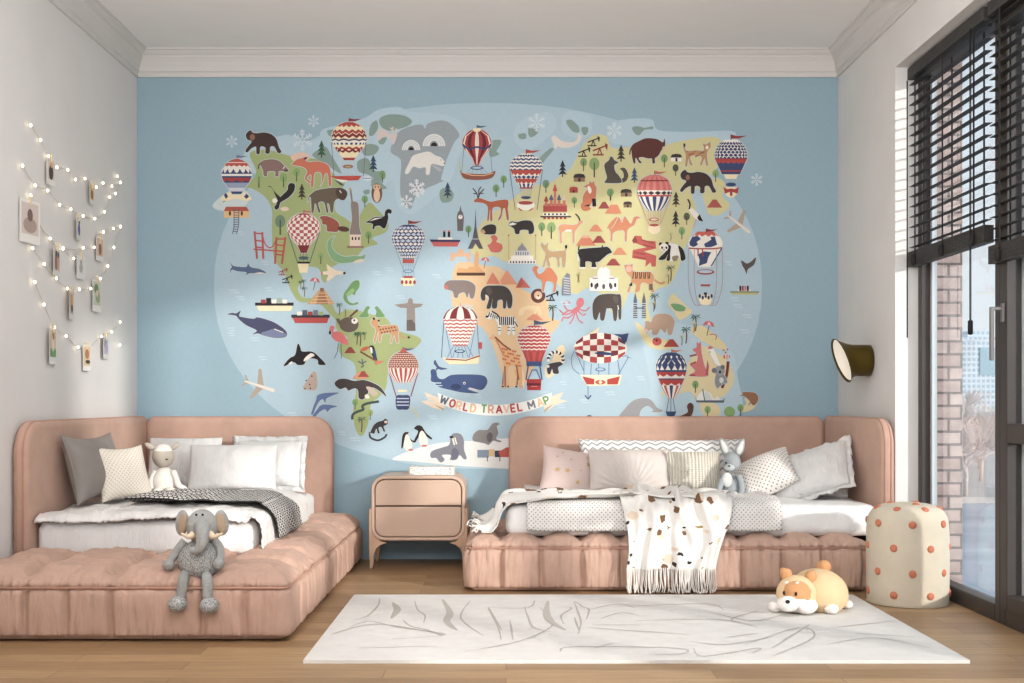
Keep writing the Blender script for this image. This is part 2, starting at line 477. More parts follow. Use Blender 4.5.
# --- north west
BEAR = "245,240 262,215 280,208 290,222 320,228 370,222 420,235 455,270 470,320 488,355 465,362 440,320 412,322 408,362 380,364 378,325 345,320 340,366 318,366 316,322 300,322 276,338 262,354 250,358 243,346 262,316 284,290 278,278 255,270"
m.k('A'); m.p((72, 53, 50), BEAR, 1, 10); m.e((150, 105, 80), 290, 255, 18, 22); m.e(BLK, 262, 235, 6)
m.flake(150, 285, 42); m.flake(707, 147, 40); m.flake(632, 275, 72)
m.k('A'); m.p((140, 110, 102), "345,440 360,415 420,405 470,415 500,440 540,485 515,490 490,485 470,490 468,520 445,520 445,490 395,490 390,520 368,518 362,480", 1, 8); m.l((90, 70, 66), 8, "350,430 335,445 330,470"); m.l(WHT, 6, "500,470 510,455"); m.e((90, 72, 68), 520, 483, 12, 8)
m.k('A'); m.p((212, 112, 84), "560,440 590,410 620,400 660,390 650,410 680,425 740,420 800,440 822,480 828,580 812,580 805,510 785,505 770,560 755,590 765,550 760,500 715,500 705,590 690,590 692,510 660,535 690,560 675,565 648,535 665,490 640,460 600,450", 1, 8); m.p(BLK, "640,405 650,392 668,392 655,408", 0)
m.pine(762, 275, 118, (60, 96, 70)); m.tree(335, 500, 100, (150, 180, 110)); m.tree(503, 505, 90, (130, 168, 100)); m.tree(592, 470, 85, (130, 168, 100)); m.pine(628, 570, 110, (70, 58, 52))
m.k('A'); w = m.env(183, [(402, 12), (425, 62), (470, 96), (510, 103), (550, 92), (600, 58), (642, 30)], [(402, 510, 'fill', 1, (BLU,)), (402, 450, 'petal', 7, ((200, 84, 70),)), (425, 500, 'petal', 7, (WHT,)), (430, 455, 'petal', 7, ((200, 84, 70),)), (505, 525, 'fill', 1, (WHT,)), (525, 560, 'petal', 4, (RED,)), (520, 532, 'fill', 1, (BLU,)), (565, 625, 'fill', 1, ((150, 160, 185),)), (600, 625, 'fill', 1, ((205, 205, 210),)), (625, 642, 'fill', 1, (BLU,))]); m.flag(185, 400, 75, (110, 120, 140))
m.k('E'); m.p(CRM, "75,60 120,20 240,20 285,60 250,75 180,60 110,75", 1); m.p(BLU, "95,35 110,20 125,45 110,62", 0); m.p(BLU, "232,45 250,25 268,45 250,62", 0)
m.r((230, 186, 128), 95, 140, 268, 190); m.p((190, 84, 66), "110,115 250,115 268,145 95,145", 0); m.e((90, 60, 50), 137, 160, 8, 16); m.e((90, 60, 50), 218, 160, 8, 16)
for yy in range(0, 10): m.l((90, 90, 110), 5, [(168 - yy, 140 + yy * 16), (200 - yy, 140 + yy * 16)])
m.l((90, 90, 110), 5, "165,130 165,250 155,300"); m.l((90, 90, 110), 5, "200,130 195,250 182,300")
m.p((50, 42, 42), "432,62 470,58 500,30 530,0 534,-30 550,-46 578,-40 580,-10 570,15 540,50 500,75 480,90 470,125 450,135 440,115 455,95", 1, 8); m.p((50, 42, 42), "395,-22 415,-20 445,15 470,40 490,60 460,60 420,-20"); m.e(WHT, 444, 74, 18, 16); m.p((230, 200, 180), "480,125 520,115 540,135 500,145")
m.k('E'); m.p((108, 92, 74), "668,85 675,45 700,20 725,4 765,-6 820,-13 870,-15 912,-8 936,14 935,42 915,70 880,60 850,80 840,150 825,150 815,100 800,95 808,150 795,150 780,85 740,90 755,150 740,150 725,100 715,95 708,150 695,150 690,60 680,50", 1, 8); m.p((84, 66, 54), "872,-14 912,-8 936,14 935,42 915,70 880,60 858,20"); m.l(WHT, 7, "896,20 886,4")
m.tree(480, 175, 130, (110, 140, 112))
m.k('E'); P_ = [(160, 25), (185, 75), (225, 105), (265, 111), (310, 98), (350, 66), (385, 36), (430, 20)]
m.env(640, P_, [(160, 430, 'fill', 1, (RED,))] + m.checks(640, P_, 168, 380, 10, 12, WHT, (192, 84, 84)) + [(160, 170, 'fill', 1, (RED,)), (378, 430, 'fill', 1, (DRED,))]); m.flag(640, 160, 70, (200, 110, 80))
m.ropes(640, 290, 108, 500, 40, 2, (80, 110, 110), 6); m.ropes(640, 430, 20, 500, 30, 3); m.e((70, 100, 104), 640, 465, 35, 12); m.r(BLK, 600, 490, 680, 505); m.p(CRM, "600,503 676,503 665,566 612,566", 0)
m.k('E'); m.p((160, 82, 64), "750,185 790,178 830,190 870,215 885,250 870,285 830,285 800,280 795,240 770,235 765,210", 1, 8); m.e((92, 60, 52), 912, 267, 40, 18, rot=8)
for a in ("305,285 322,468", "358,290 365,468", "455,325 445,502", "515,325 492,502"): m.l((192, 84, 78), 14, a)
for a in ("305,295 358,300", "310,345 360,350", "315,390 362,395", "455,335 513,335", "452,375 505,380", "448,440 498,445", "300,405 510,420"): m.l((192, 84, 78), 10, a)
m.l((192, 84, 78), 8, "358,295 375,365 410,395 438,372 455,330", 1)
m.k('E'); m.p((88, 106, 142), "135,495 160,518 200,525 250,525 260,500 280,527 340,540 385,565 350,575 280,568 245,580 250,562 190,555 150,545 140,570 140,540 150,525", 1, 7); m.p(WHT, "300,568 350,574 385,568 340,562", 0)
m.p((140, 124, 116), "962,105 970,80 1005,85 1015,120 1020,250 1030,310 955,310 970,200", 1, 7); m.l((140, 124, 116), 12, "972,90 960,0"); m.e((200, 170, 110), 958, -8, 9)
m.r((232, 206, 186), 955, 305, 1030, 385); m.r((150, 110, 100), 935, 383, 1050, 396)
for k in range(3): m.r(BLK, 968 + k * 22, 322, 978 + k * 22, 342)
m.p((128, 172, 122), "800,380 812,340 855,315 832,350 838,400 870,435 920,455 980,450 1030,452 1060,440 1050,470 990,490 900,500 840,480 810,430", 1, 6); m.p((226, 206, 180), "980,490 1030,470 1050,485 1000,500")
m.p((234, 214, 186), "795,505 860,550 915,558 922,573 860,582 810,622 795,615 808,580 760,577 755,560 803,553", 0); m.e(BLK, 918, 568, 9); m.l(RED, 8, "765,560 765,578")
m.pump(500, 555, 60, RED); m.pump(530, 605, 70); m.tree(757, 430, 75, (140, 170, 105)); m.palm(640, 605, 70); m.umbr(715, 615, 68); m.k('I'); m.palm(645, 40, 75); m.palm(620, 0, 60)
# --- canada / greenland
m.k('B'); P_ = [(152, 25), (175, 78), (225, 112), (275, 120), (320, 103), (370, 62), (412, 34)]
m.env(62, P_, [(152, 412, 'fill', 1, (CRM,)), (152, 185, 'petal', 7, ((190, 70, 60),)), (200, 235, 'zig', 7, ((178, 62, 58),)), (225, 262, 'zig', 7, (DRED,)), (262, 282, 'zig', 5, (BLU,)), (282, 298, 'fill', 1, (WHT,)), (292, 306, 'stripe', 21, (WHT, BLU)), (318, 345, 'zig', 6, (RED,)), (335, 362, 'zig', 5, (DRED,)), (395, 412, 'fill', 1, (RED,))]); m.flag(62, 152, 85)
m.ropes(57, 412, 32, 520, 60, 5, (190, 190, 200)); m.ropes(60, 290, 118, 520, 100, 2, (120, 100, 110)); m.e((170, 90, 80), 55, 455, 36, 13); m.e(GRN, 55, 456, 22, 6)
m.p((196, 72, 62), "-70,520 150,518 125,548 40,552 -20,540", 0); m.p(WHT, "-40,540 60,550 20,565", 0); m.p(BLU, "-45,540 20,575 30,585 5,582", 0); m.p((210, 220, 225), "150,535 190,520 230,535 190,552"); m.l(BLU, 4, "155,535 225,535")
m.k('B'); m.p((216, 196, 188), "250,270 270,200 310,208 350,240 390,236 385,260 370,300 352,302 345,265 300,250 272,275"); m.l((216, 196, 188), 10, "355,240 362,185"); m.l((216, 196, 188), 10, "370,240 385,195"); m.l((216, 196, 188), 9, "360,210 345,190")
for x, y, rx, ry in ((486, 343, 63, 70), (642, 316, 78, 84)):
    m.e((222, 222, 218), x, y, rx, ry, 180, 360); m.e((150, 155, 160), x, y, rx * .38, ry * .45, 180, 360); m.e(BLK, x, y, rx * .28, ry * .3, 180, 360)
    for r_ in (.62, .82):
        m.l((170, 176, 182), 3, [(x + rx * r_ * math.cos(a * PI / 12), y - ry * r_ * math.sin(a * PI / 12)) for a in range(13)])
m.k('B'); m.p((226, 220, 212), "445,492 478,420 500,382 560,362 610,355 650,380 690,395 718,435 700,450 660,440 622,440 610,505 588,505 585,460 540,465 500,455 465,502", 1, 5); m.e(BLK, 714, 434, 5); m.e(BLK, 688, 410, 3); m.p((180, 180, 180), "625,440 690,470 680,490 640,460")
m.flake(525, 600, 58, (226, 228, 228)); m.pine(228, 375, 115, (58, 76, 100)); m.pine(735, 560, 110, (58, 76, 100)); m.tree(290, 485, 80)
m.k('F'); m.flake(455, 80, 45, (222, 226, 226)); m.flake(535, 10, 42, (222, 226, 226))
m.k('F'); m.e((126, 82, 64), 252, 22, 37, 66); m.e((226, 190, 160), 252, 38, 22, 46); m.e((222, 180, 140), 252, -18, 26, 20); m.e(BLK, 242, -20, 5); m.e(BLK, 262, -20, 5)
m.p(BLK, "175,222 200,208 240,185 300,180 308,150 328,130 352,140 348,162 328,160 330,190 318,240 300,265 272,245 240,250 235,265 222,265 225,235 200,225", 1, 7); m.p(WHT, "200,215 240,192 295,188 240,204", 0)
m.tree(195, 285, 80); m.tree(170, 40, 78); m.tree(877, 245, 76)
m.k('F'); P_ = [(238, 30), (262, 85), (320, 114), (365, 106), (420, 72), (472, 38)]
R_ = [(238, 472, 'fill', 1, (BLU,))]
for k, yy in enumerate(range(248, 450, 22)): R_.append((yy, yy + 24, 'diamond', 9 + k % 2, (WHT if k % 2 else (200, 206, 220),)))
m.env(467, P_, R_ + [(474, 500, 'fill', 1, (RED,))]); m.p((200, 80, 72), "425,478 510,478 495,500 440,500", 0); m.flag(468, 238, 95)
m.ropes(467, 330, 112, 545, 35, 2, (120, 140, 170)); m.ropes(467, 500, 30, 600, 40, 5, (140, 160, 190)); m.e((96, 130, 170), 465, 555, 35, 12); m.e(SEA, 465, 555, 26, 7); m.p(RED, "430,588 500,588 492,604 440,604", 0); m.p(CRM, "415,602 515,602 500,655 430,655", 0)
for k in range(4): m.e(RED, 425 + k * 28, 630, 9, 14)
m.k('F'); m.p((206, 96, 92), "618,345 818,347 803,387 640,386", 0); m.p((62, 56, 96), "612,338 822,341 818,356 620,354", 0); m.r(WHT, 668, 325, 768, 340)
for x in (712, 744): m.r(BLK, x - 8, 285, x + 8, 322); m.r((220, 110, 100), x - 8, 276, x + 8, 286)
m.p((110, 100, 100), "798,185 805,150 815,145 822,105 830,145 838,150 846,185 840,280 802,280", 0); m.e(WHT, 822, 185, 15); m.l(BLK, 3, "822,185 822,174")
m.p((92, 88, 96), "925,128 931,250 945,330 978,402 950,402 925,366 905,402 872,402 905,330 919,250", 0); m.l((160, 160, 165), 8, "905,335 945,335")
m.p((226, 178, 140), "752,430 800,430 810,405 840,405 850,430 895,430 890,485 870,485 862,455 790,455 778,485 755,485", 0)
m.p((226, 166, 110), "790,570 810,530 870,540 880,525 915,525 920,440 935,415 950,440 945,520 985,560 990,585 800,585", 0); m.r((90, 60, 46), 798, 565, 990, 585); m.umbr(990, 475, 60)
# --- europe and russia
m.k('B'); P_ = [(198, 16), (215, 55), (262, 92), (310, 98), (350, 75), (400, 35), (450, 14)]
m.env(935, P_, [(198, 450, 'stripe', 11, ((176, 62, 62), (240, 216, 200), (176, 62, 62), (110, 40, 48)))]); m.l(BLU, 12, "838,305 880,335 935,322 990,335 1030,305", 1); m.e(CRM, 935, 205, 28, 14); m.flag(935, 195, 70, (70, 100, 120))
m.ropes(935, 330, 90, 500, 105, 2, (120, 140, 150)); m.ropes(935, 440, 20, 500, 70, 5, (150, 160, 170)); m.e((80, 96, 140), 935, 465, 44, 13); m.e(SEA, 935, 464, 32, 7)
m.p((150, 84, 64), "820,480 850,500 1000,505 1060,485 1040,530 980,545 890,545 840,530", 1); m.l((230, 180, 130), 6, "830,495 900,515 980,517 1045,500"); m.l((200, 190, 120), 8, "822,480 815,420")
m.k('C'); m.flake(455, 155, 62, (210, 220, 224)); m.flake(985, 210, 55, (210, 220, 224))
m.p((226, 212, 200), "555,260 580,245 600,262 640,285 700,290 730,270 735,240 752,235 760,262 735,300 680,325 620,325 600,318 580,335 570,300", 1, 6)
P_ = [(368, 30), (400, 85), (440, 110), (480, 108), (530, 82), (580, 55), (605, 42)]
R_ = [(368, 605, 'fill', 1, (WHT,))]
for yy in range(372, 478, 24): R_.append((yy, yy + 20, 'zig', 8, (BLU,)))
R_ += [(480, 605, 'fill', 1, (WHT,)), (478, 515, 'petal', 7, ((194, 76, 66),)), (515, 540, 'diamond', 8, (BLU,)), (538, 572, 'petal', 6, ((194, 76, 66),)), (572, 600, 'stripe', 11, (BLU, WHT)), (597, 607, 'fill', 1, (RED,))]
m.env(383, P_, R_); m.flag(383, 370, 100, (190, 78, 68)); m.ropes(383, 475, 112, 750, 75, 2, (80, 96, 120)); m.ropes(383, 605, 40, 660, 30, 6, (170, 170, 180))
m.k('G'); m.e(BLU, 382, 52, 34, 11); m.e((240, 236, 220), 380, 105, 62, 34); m.e((178, 70, 62), 380, 88, 50, 13); m.p((206, 90, 72), "330,120 360,140 350,145 330,130", 0); m.p((206, 90, 72), "400,140 430,120 428,132 405,146", 0); m.l((190, 190, 200), 4, "320,40 322,100"); m.l((190, 190, 200), 4, "448,40 445,100")
m.k('C'); m.pine(632, 410, 115, (48, 48, 52)); m.tree(230, 518, 80); m.tree(178, 580, 82); m.tree(518, 548, 85, (112, 146, 108)); m.tree(775, 400, 85, (126, 156, 98)); m.tree(848, 398, 130, (140, 166, 102)); m.tree(957, 608, 82, (112, 140, 104)); m.tree(712, 665, 70)
m.pump(845, 280, 82); m.pump(780, 352, 82); m.pump(890, 335, 100, (150, 60, 52)); m.hut(746, 503, 85, 56, (58, 52, 60), (150, 110, 80)); m.hut(707, 592, 62, 42, (186, 72, 66), (186, 72, 66))
m.p((88, 78, 70), "918,440 948,412 958,388 975,394 985,412 1012,428 985,445 992,490 1018,520 1032,565 930,567 920,560 935,530 922,480", 1, 7); m.k('D'); m.p((88, 78, 70), "68,470 100,465 124,510 112,550 80,566 30,566 60,545 92,530 88,490")
m.k('G'); m.p((214, 122, 86), "768,90 774,35 798,0 796,-14 776,-22 794,-33 812,-42 818,-60 830,-48 846,-58 852,-34 864,-10 858,60 860,112 835,112 838,75 815,112 785,108", 1, 6); m.p((214, 122, 86), "755,110 770,85 800,105 825,130 790,145 765,135"); m.p(BLK, "832,60 858,60 862,110 836,112", 0); m.p(BLK, "775,110 815,98 815,112", 0); m.p(WHT, "800,-18 818,-24 830,10 814,25")
m.p((186, 92, 62), "25,80 50,55 80,60 140,80 200,70 255,68 262,100 258,130 265,200 252,200 240,130 225,130 215,180 200,205 192,203 210,160 205,120 155,125 152,205 138,205 138,130 128,205 118,205 122,120 95,92 60,85", 1, 7)
for a in ("55,55 45,20 20,-10", "55,55 70,20 95,-5", "48,25 25,25", "68,22 90,25", "60,50 60,0 75,-20"): m.l(BRN, 7, a)
m.p((62, 54, 52), "70,285 95,250 140,235 175,245 178,280 165,302 100,302 90,288", 1, 5); m.p((206, 160, 120), "70,285 90,270 105,290 90,298")
m.p((212, 106, 86), "118,375 135,370 152,345 140,320 165,308 190,330 180,355 215,370 222,400 200,425 150,425 130,400", 1, 7)
m.p((58, 52, 50), "262,235 285,215 320,220 370,208 420,215 438,260 430,295 402,300 395,275 345,275 335,300 310,298 300,265 270,245", 1, 7); m.p(WHT, "262,235 290,222 320,232 300,240 275,243", 0)
# red towers with striped domes, then the white palace
m.r((186, 74, 72), 500, 105, 662, 150); m.r((206, 100, 90), 508, 95, 655, 112)
for x, y, hh, c in ((520, 70, 40, RED), (555, 60, 50, (84, 100, 130)), (580, 0, 110, (190, 80, 74)), (608, 60, 50, (84, 100, 130)), (643, 62, 42, (226, 200, 170))):
    m.r((214, 120, 100), x - 9, y, x + 9, y + hh); m.p(c, [(x - 13, y + 8), (x - 9, y - 10), (x, y - 28), (x + 9, y - 10), (x + 13, y + 8)])
m.p((206, 84, 74), "564,5 580,-45 596,5", 0); m.r(WHT, 496, 160, 665, 176); m.r((70, 60, 70), 480, 178, 690, 188)
for k in range(6): m.e((70, 60, 70), 512 + k * 27, 172, 8, 12, 180, 360); m.r(RED, 500 + k * 28, 188, 518 + k * 28, 200)
m.p((140, 140, 150), "322,415 328,395 345,378 355,360 365,378 382,395 390,415", 0); m.r((206, 206, 208), 300, 415, 408, 450); m.r((238, 230, 218), 280, 448, 432, 480); m.r(WHT, 262, 478, 448, 503)
for k in range(6): m.r((90, 90, 104), 312 + k * 16, 422, 318 + k * 16, 446)
for k in range(9): m.r((70, 64, 72), 272 + k * 20, 486, 282 + k * 20, 500)
for x in (264, 448): m.l((200, 160, 130), 5, [(x, 310), (x, 480)]); m.e(RED, x, 310, 5)
m.p((222, 150, 108), "605,262 615,240 660,235 700,240 735,230 745,205 770,215 755,235 735,260 715,290 712,357 700,357 695,285 640,285 625,300 628,357 615,357 612,290", 1, 6); m.l(BLK, 9, "750,208 738,182 720,165", 1); m.p(WHT, "640,285 660,270 690,270 695,285", 0)
m.tree(490, 225, 88); m.tree(555, 223, 110, (140, 168, 104))
m.p((190, 152, 106), "485,382 490,360 510,378 535,360 530,400 560,420 640,415 655,440 648,522 632,522 625,465 610,470 612,522 600,522 590,465 540,465 548,515 532,522 520,480 508,522 498,518 515,440 500,410", 1, 6); m.l((190, 152, 106), 9, "645,425 658,400"); m.e(BLK, 656, 388, 8, 13)
m.p((46, 40, 42), "735,440 745,408 790,400 850,395 900,392 940,390 968,425 940,440 910,465 880,490 856,495 862,530 830,530 830,495 790,490 785,530 752,530 750,470", 1, 8); m.l(WHT, 8, "735,440 738,485"); m.l(WHT, 10, "745,532 785,532"); m.l(WHT, 10, "830,532 865,532"); m.l(BLK, 8, "900,395 905,380"); m.l(BLK, 8, "740,410 745,380")
m.mount(915, 82, 80, 46, (160, 68, 66)); m.mount(972, 102, 105, 60, (218, 132, 98)); m.mount(858, 238, 92, 46, (218, 132, 98)); m.mount(790, 308, 135, 72, (214, 122, 92), (226, 170, 140)); m.mount(880, 314, 92, 48, (166, 70, 68)); m.mount(1020, 395, 90, 45, (220, 140, 100)); m.mount(978, 470, 98, 46, (166, 70, 68))
m.p((214, 126, 96), "110,642 155,562 207,642", 0); m.p((222, 144, 110), "205,620 252,545 322,645 215,645", 0); m.p((206, 100, 84), "312,668 350,595 412,668", 0); m.p((190, 84, 74), "350,595 362,640 340,668 312,668", 0)
m.p((214, 126, 86), "425,545 440,520 470,528 458,545 470,575 500,560 525,532 550,532 575,560 597,600 590,640 585,685 568,700 572,650 560,630 520,625 505,690 492,690 490,625 455,600 440,570", 1, 7); m.l((214, 126, 86), 10, "580,640 572,690"); m.p((130, 132, 146), "625,720 632,610 660,566 682,576 687,720", 0)
for k in range(7): m.l((206, 206, 212), 6, [(640, 600 + k * 17), (680, 606 + k * 17)])
m.e((236, 226, 220), 912, 570, 44, 46); m.r((236, 226, 220), 868, 575, 956, 610); m.r((240, 232, 224), 815, 600, 1010, 690); m.l((200, 150, 120), 5, "912,520 912,535")
for x in (830, 868, 956, 990): m.e(BLK, x, 650, 8, 16)
for x in (858, 912, 962): m.e((90, 80, 96), x, 660, 10, 18)
for x in (855, 968): m.e((226, 210, 206), x, 598, 16, 14); m.l(BLK, 4, [(x - 18, 604), (x + 18, 604)])
m.l((196, 170, 110), 6, "745,560 748,630"); m.palm(738, 560, 70, (180, 190, 120))
# --- east asia
m.k('D'); m.p((98, 52, 47), "148,370 150,312 200,280 250,262 320,268 360,290 370,262 376,310 350,345 330,380 306,400 306,430 290,432 285,400 262,400 215,390 195,400 215,428 200,430 175,395 172,430 160,430", 1, 8); m.l((98, 52, 47), 9, "150,320 138,345 134,372"); m.e((224, 180, 160), 365, 330, 9, 12)
m.p((192, 136, 92), "500,308 514,300 512,335 530,350 580,345 640,345 634,300 655,305 682,288 685,325 668,345 660,380 668,445 655,445 645,400 625,445 615,440 625,390 570,380 545,395 562,445 545,440 535,400 525,450 513,450 518,380 505,345", 1, 6); m.e(WHT, 662, 325, 10, 13)
for k in range(16): m.e((120, 76, 56), 530 + (k * 37) % 118, 352 + (k * 13) % 36, 4)
for a in ("507,300 507,318",): m.l(BLK, 12, a)
b = [(x + 235, y + 270) for x, y in m.pts(BEAR)]; m.p((70, 52, 49), b, 1, 9); m.e((150, 105, 80), 530, 530, 14, 18)
m.hut(452, 368, 80, 52, (60, 54, 54), WHT); m.hut(110, 608, 82, 52, (66, 58, 54), (150, 120, 86)); m.pine(75, 305, 115, (66, 58, 52)); m.pine(166, 460, 105, (60, 84, 118)); m.tree(370, 375, 85); m.tree(447, 442, 76, (78, 84, 70)); m.tree(720, 480, 80, (136, 168, 102)); m.flake(1000, 545, 42, (208, 218, 222)); m.tree(5, 608, 75)
P_ = [(512, 30), (540, 85), (590, 114), (640, 117), (690, 98), (740, 62), (755, 45)]
m.env(303, P_, [(512, 640, 'fill', 1, ((214, 106, 98),)), (512, 622, 'stripe', 15, ((214, 106, 98), (226, 130, 118))), (548, 556, 'fill', 1, (DRED,)), (618, 660, 'fill', 1, (WHT,)), (622, 650, 'diamond', 8, (BRN,)), (648, 668, 'petal', 10, ((206, 90, 84),)), (660, 757, 'stripe', 13, (BLU, WHT))]); m.flag(303, 512, 88, (206, 100, 84))
m.ropes(303, 755, 45, 850, 38, 6, (200, 160, 150)); m.ropes(303, 660, 112, 850, 40, 2, (200, 150, 140)); m.k('H'); m.e(RED, 300, 203, 34, 13); m.e(CRM, 300, 202, 24, 7); m.e((236, 214, 176), 302, 268, 42, 34); m.e((186, 74, 66), 300, 240, 32, 9)
m.k('D'); P_ = [(272, 40), (300, 80), (345, 106), (390, 112), (440, 92), (480, 74), (508, 62)]
R_ = [(272, 420, 'fill', 1, (WHT,))]
for k, yy in enumerate(range(285, 400, 20)): R_.append((yy, yy + 25, 'diamond', 11 + k % 2, (BLU,)))
m.env(825, P_, R_ + [(420, 508, 'fill', 1, (BLU,)), (480, 490, 'fill', 1, (RED,)), (405, 435, 'petal', 8, ((196, 70, 62),)), (400, 412, 'fill', 1, (RED,))]); m.flag(825, 272, 110); m.p(CRM, "775,508 875,508 860,540 790,540", 0); m.ropes(825, 540, 35, 610, 40, 6, (170, 180, 190)); m.e(BLU, 825, 578, 35, 13)
m.p(CRM, "780,600 870,600 860,650 825,668 790,650"); m.p(RED, "772,595 800,610 825,605 850,610 880,595 870,640 825,625 785,640", 0); m.r(RED, 818, 615, 834, 655)
m.k('H'); m.p((214, 132, 90), "0,275 30,240 60,185 80,225 100,180 140,230 160,190 180,180 210,190 182,202 165,240 120,272 115,345 100,345 95,278 25,290 15,345 3,345 5,290", 1, 7); m.k('G'); m.p((214, 132, 90), "935,270 945,240 1000,185 1040,215 1030,280 985,270 970,300 968,345 980,350 960,350 955,300 945,260", 1)
m.k('H'); m.mount(66, 395, 100, 48, (222, 140, 104)); m.mount(25, 470, 85, 46, (166, 70, 68)); m.mount(713, 66, 105, 55, (180, 84, 74)); m.mount(40, 100, 80, 60, (218, 132, 98)); m.hut(120, 78, 62, 42, (70, 58, 52), (140, 110, 80)); m.pine(450, 10, 105, (66, 58, 52)); m.pine(448, 140, 110, (52, 46, 58)); m.tree(523, 158, 80, (92, 98, 76)); m.tree(490, 255, 82, (124, 166, 106)); m.palm(415, 285, 60, (190, 190, 130))
m.p((196, 88, 80), "150,345 170,312 215,315 220,345 310,350 315,400 230,420 315,450 312,522 285,525 275,495 240,525 245,480 150,465 155,410 250,392 170,362", 0); m.p((156, 64, 62), "150,345 170,312 190,355 160,365", 0)
for a in ("225,375 300,395", "165,425 240,440", "215,340 300,365", "165,455 245,470"): m.l((156, 64, 62), 8, a)
m.p(WHT, "350,380 390,365 460,375 505,420 510,478 480,480 470,450 440,450 430,485 400,480 395,440 370,475 332,475 370,420 345,410", 1, 7); m.p(BLK, "395,375 415,385 410,430 408,480 385,478 395,440 372,475 330,473 375,425 395,400"); m.p(BLK, "465,380 500,410 514,470 485,482 478,440"); m.p((150, 130, 100), "425,455 465,450 455,482 430,484"); m.e(BLK, 345, 370, 12); m.e(BLK, 388, 366, 12); m.e(WHT, 368, 392, 30, 28); m.e(BLK, 355, 395, 7, 9); m.e(BLK, 384, 395, 7, 9); m.e(BLK, 368, 410, 6, 4)
m.l((206, 140, 92), 13, "280,580 310,620 345,638 372,630", 1); m.p((208, 142, 94), "105,545 98,512 130,512 155,508 155,550 200,560 275,560 300,600 290,650 302,695 282,695 262,645 215,635 200,690 170,695 178,650 150,640 132,695 118,690 145,610 115,570", 1, 7); m.e((232, 170, 150), 128, 540, 20, 22)
for k in range(9): m.l(BLK, 6, [(160 + k * 14, 562), (155 + k * 14 + (k % 2) * 6, 605)])
for k in range(5): m.l(BLK, 5, [(130 + k * 4, 650 - k * 4), (150, 655 - k * 3)]); m.l(BLK, 5, [(265, 650 + k * 8), (290, 645 + k * 8)])
m.palm(415, 505, 115, (58, 96, 70)); m.palm(398, 565, 75, (180, 180, 120)); m.p(WHT, "535,115 560,125 600,160 630,200 610,215 570,185 545,150", 1); m.l(BLK, 10, "540,130 545,95 530,65", 1); m.p(BLK, "610,165 635,215 605,210 595,190", 0); m.l((200, 150, 130), 4, "590,200 565,260")
m.plane(880, 235, 195, 38)
P_ = [(292, 55), (320, 95), (360, 116), (395, 108), (440, 85), (490, 62), (525, 45)]
m.env(650, P_, [(292, 525, 'fill', 1, (WHT,)), (285, 318, 'petal', 6, ((212, 96, 86),))]); m.p(BLU, "540,360 560,320 600,315 620,335 590,355 600,375 570,390 545,380", 0); m.p(BLU, "640,370 690,340 685,320 715,320 730,375 690,390 650,392", 0); m.p(BLU, "600,440 640,420 690,425 670,460 660,500 630,510 605,520 610,480", 0); m.l(RED, 9, "540,398 600,402 700,402 762,395"); m.l(RED, 9, "600,402 600,450"); m.l(RED, 9, "630,402 632,455"); m.l(BLU, 8, "760,400 690,520"); m.flag(655, 290, 80)
m.e((180, 70, 66), 650, 560, 60, 18); m.e(SEA, 650, 558, 48, 11)
for dx in (-115, -75, 75, 115): m.l((190, 140, 140), 4, [(650 + dx, 400), (650 + dx * 1.0, 640), (650 + dx * .7, 770), (650 + dx * .4, 790)], 1)
m.p(CRM, "610,720 690,720 680,780 620,780"); m.r((186, 74, 66), 618, 645, 682, 658)
for k in range(5): m.e(BLU, 612 + k * 20, 725 + (k % 2) * 10, 8, 14)
m.r(BLK, 640, 700, 660, 715); m.p((92, 80, 78), "895,480 930,502 960,490 995,460 982,510 940,542 932,575 918,545 900,512", 1, 6)
for k, c in enumerate((BLK, RED, (200, 130, 150), BLK)): m.r(c, 882 + k * 17, 655, 894 + k * 17, 690)
m.k('L'); m.p((190, 186, 110), "815,80 1020,80 1005,100 835,100", 0); m.r((110, 130, 110), 820, 78, 1018, 86); m.r((226, 210, 200), 870, 62, 960, 78)
# --- left ocean
m.k('I'); m.p((72, 74, 106), "120,235 150,225 180,228 210,210 200,245 230,255 300,265 320,255 370,265 440,290 500,330 525,360 515,390 440,395 370,380 330,365 290,370 320,345 250,310 200,270 175,243", 1, 7); m.p((116, 124, 158), "350,362 400,345 440,335 520,368 512,388 440,393 380,382"); m.l(WHT, 6, "440,335 500,358")
m.p((38, 32, 36), "505,590 520,560 550,530 582,510 600,435 618,460 630,488 700,490 750,530 790,575 765,580 740,575 735,545 690,535 655,555 642,577 600,580 570,562", 1, 8); m.p(WHT, "640,555 650,530 690,500 715,515 690,530 660,550"); m.p(WHT, "535,575 560,555 562,570")
m.p((222, 112, 110), "830,370 870,350 920,380 945,440 920,440 870,420 840,400"); m.l((222, 112, 110), 14, "850,375 835,345 845,325 828,320 822,345", 1); m.e(BLK, 820, 360, 8, 13); m.l((70, 110, 130), 5, "878,430 870,490 850,535"); m.l((70, 110, 130), 5, "895,430 898,535"); m.mount(957, 458, 78, 42, (196, 96, 78), (160, 64, 58))
m.ship(440, 160, 262, (234, 222, 180), (50, 40, 42), (RED, BLK, WHT, (160, 180, 160), WHT)); m.ship(687, 242, 262, (196, 76, 72), (56, 56, 66), (WHT, (90, 90, 110), RED, (110, 120, 140), GRN))
m.p((206, 160, 110), "665,166 700,120 742,70 785,70 812,110 852,166", 0); m.r((150, 96, 66), 752, 55, 778, 78); m.p((170, 114, 78), "748,80 782,80 808,166 725,166", 0)
for k in range(4): m.l((226, 186, 140), 5, [(742 - k * 20, 90 + k * 22), (790 + k * 18, 90 + k * 22)])
m.palm(885, 150, 85); m.palm(925, 190, 60, (160, 180, 110)); m.palm(1005, 345, 95)
m.k(0); m.plane(260, 386, 32, 18)
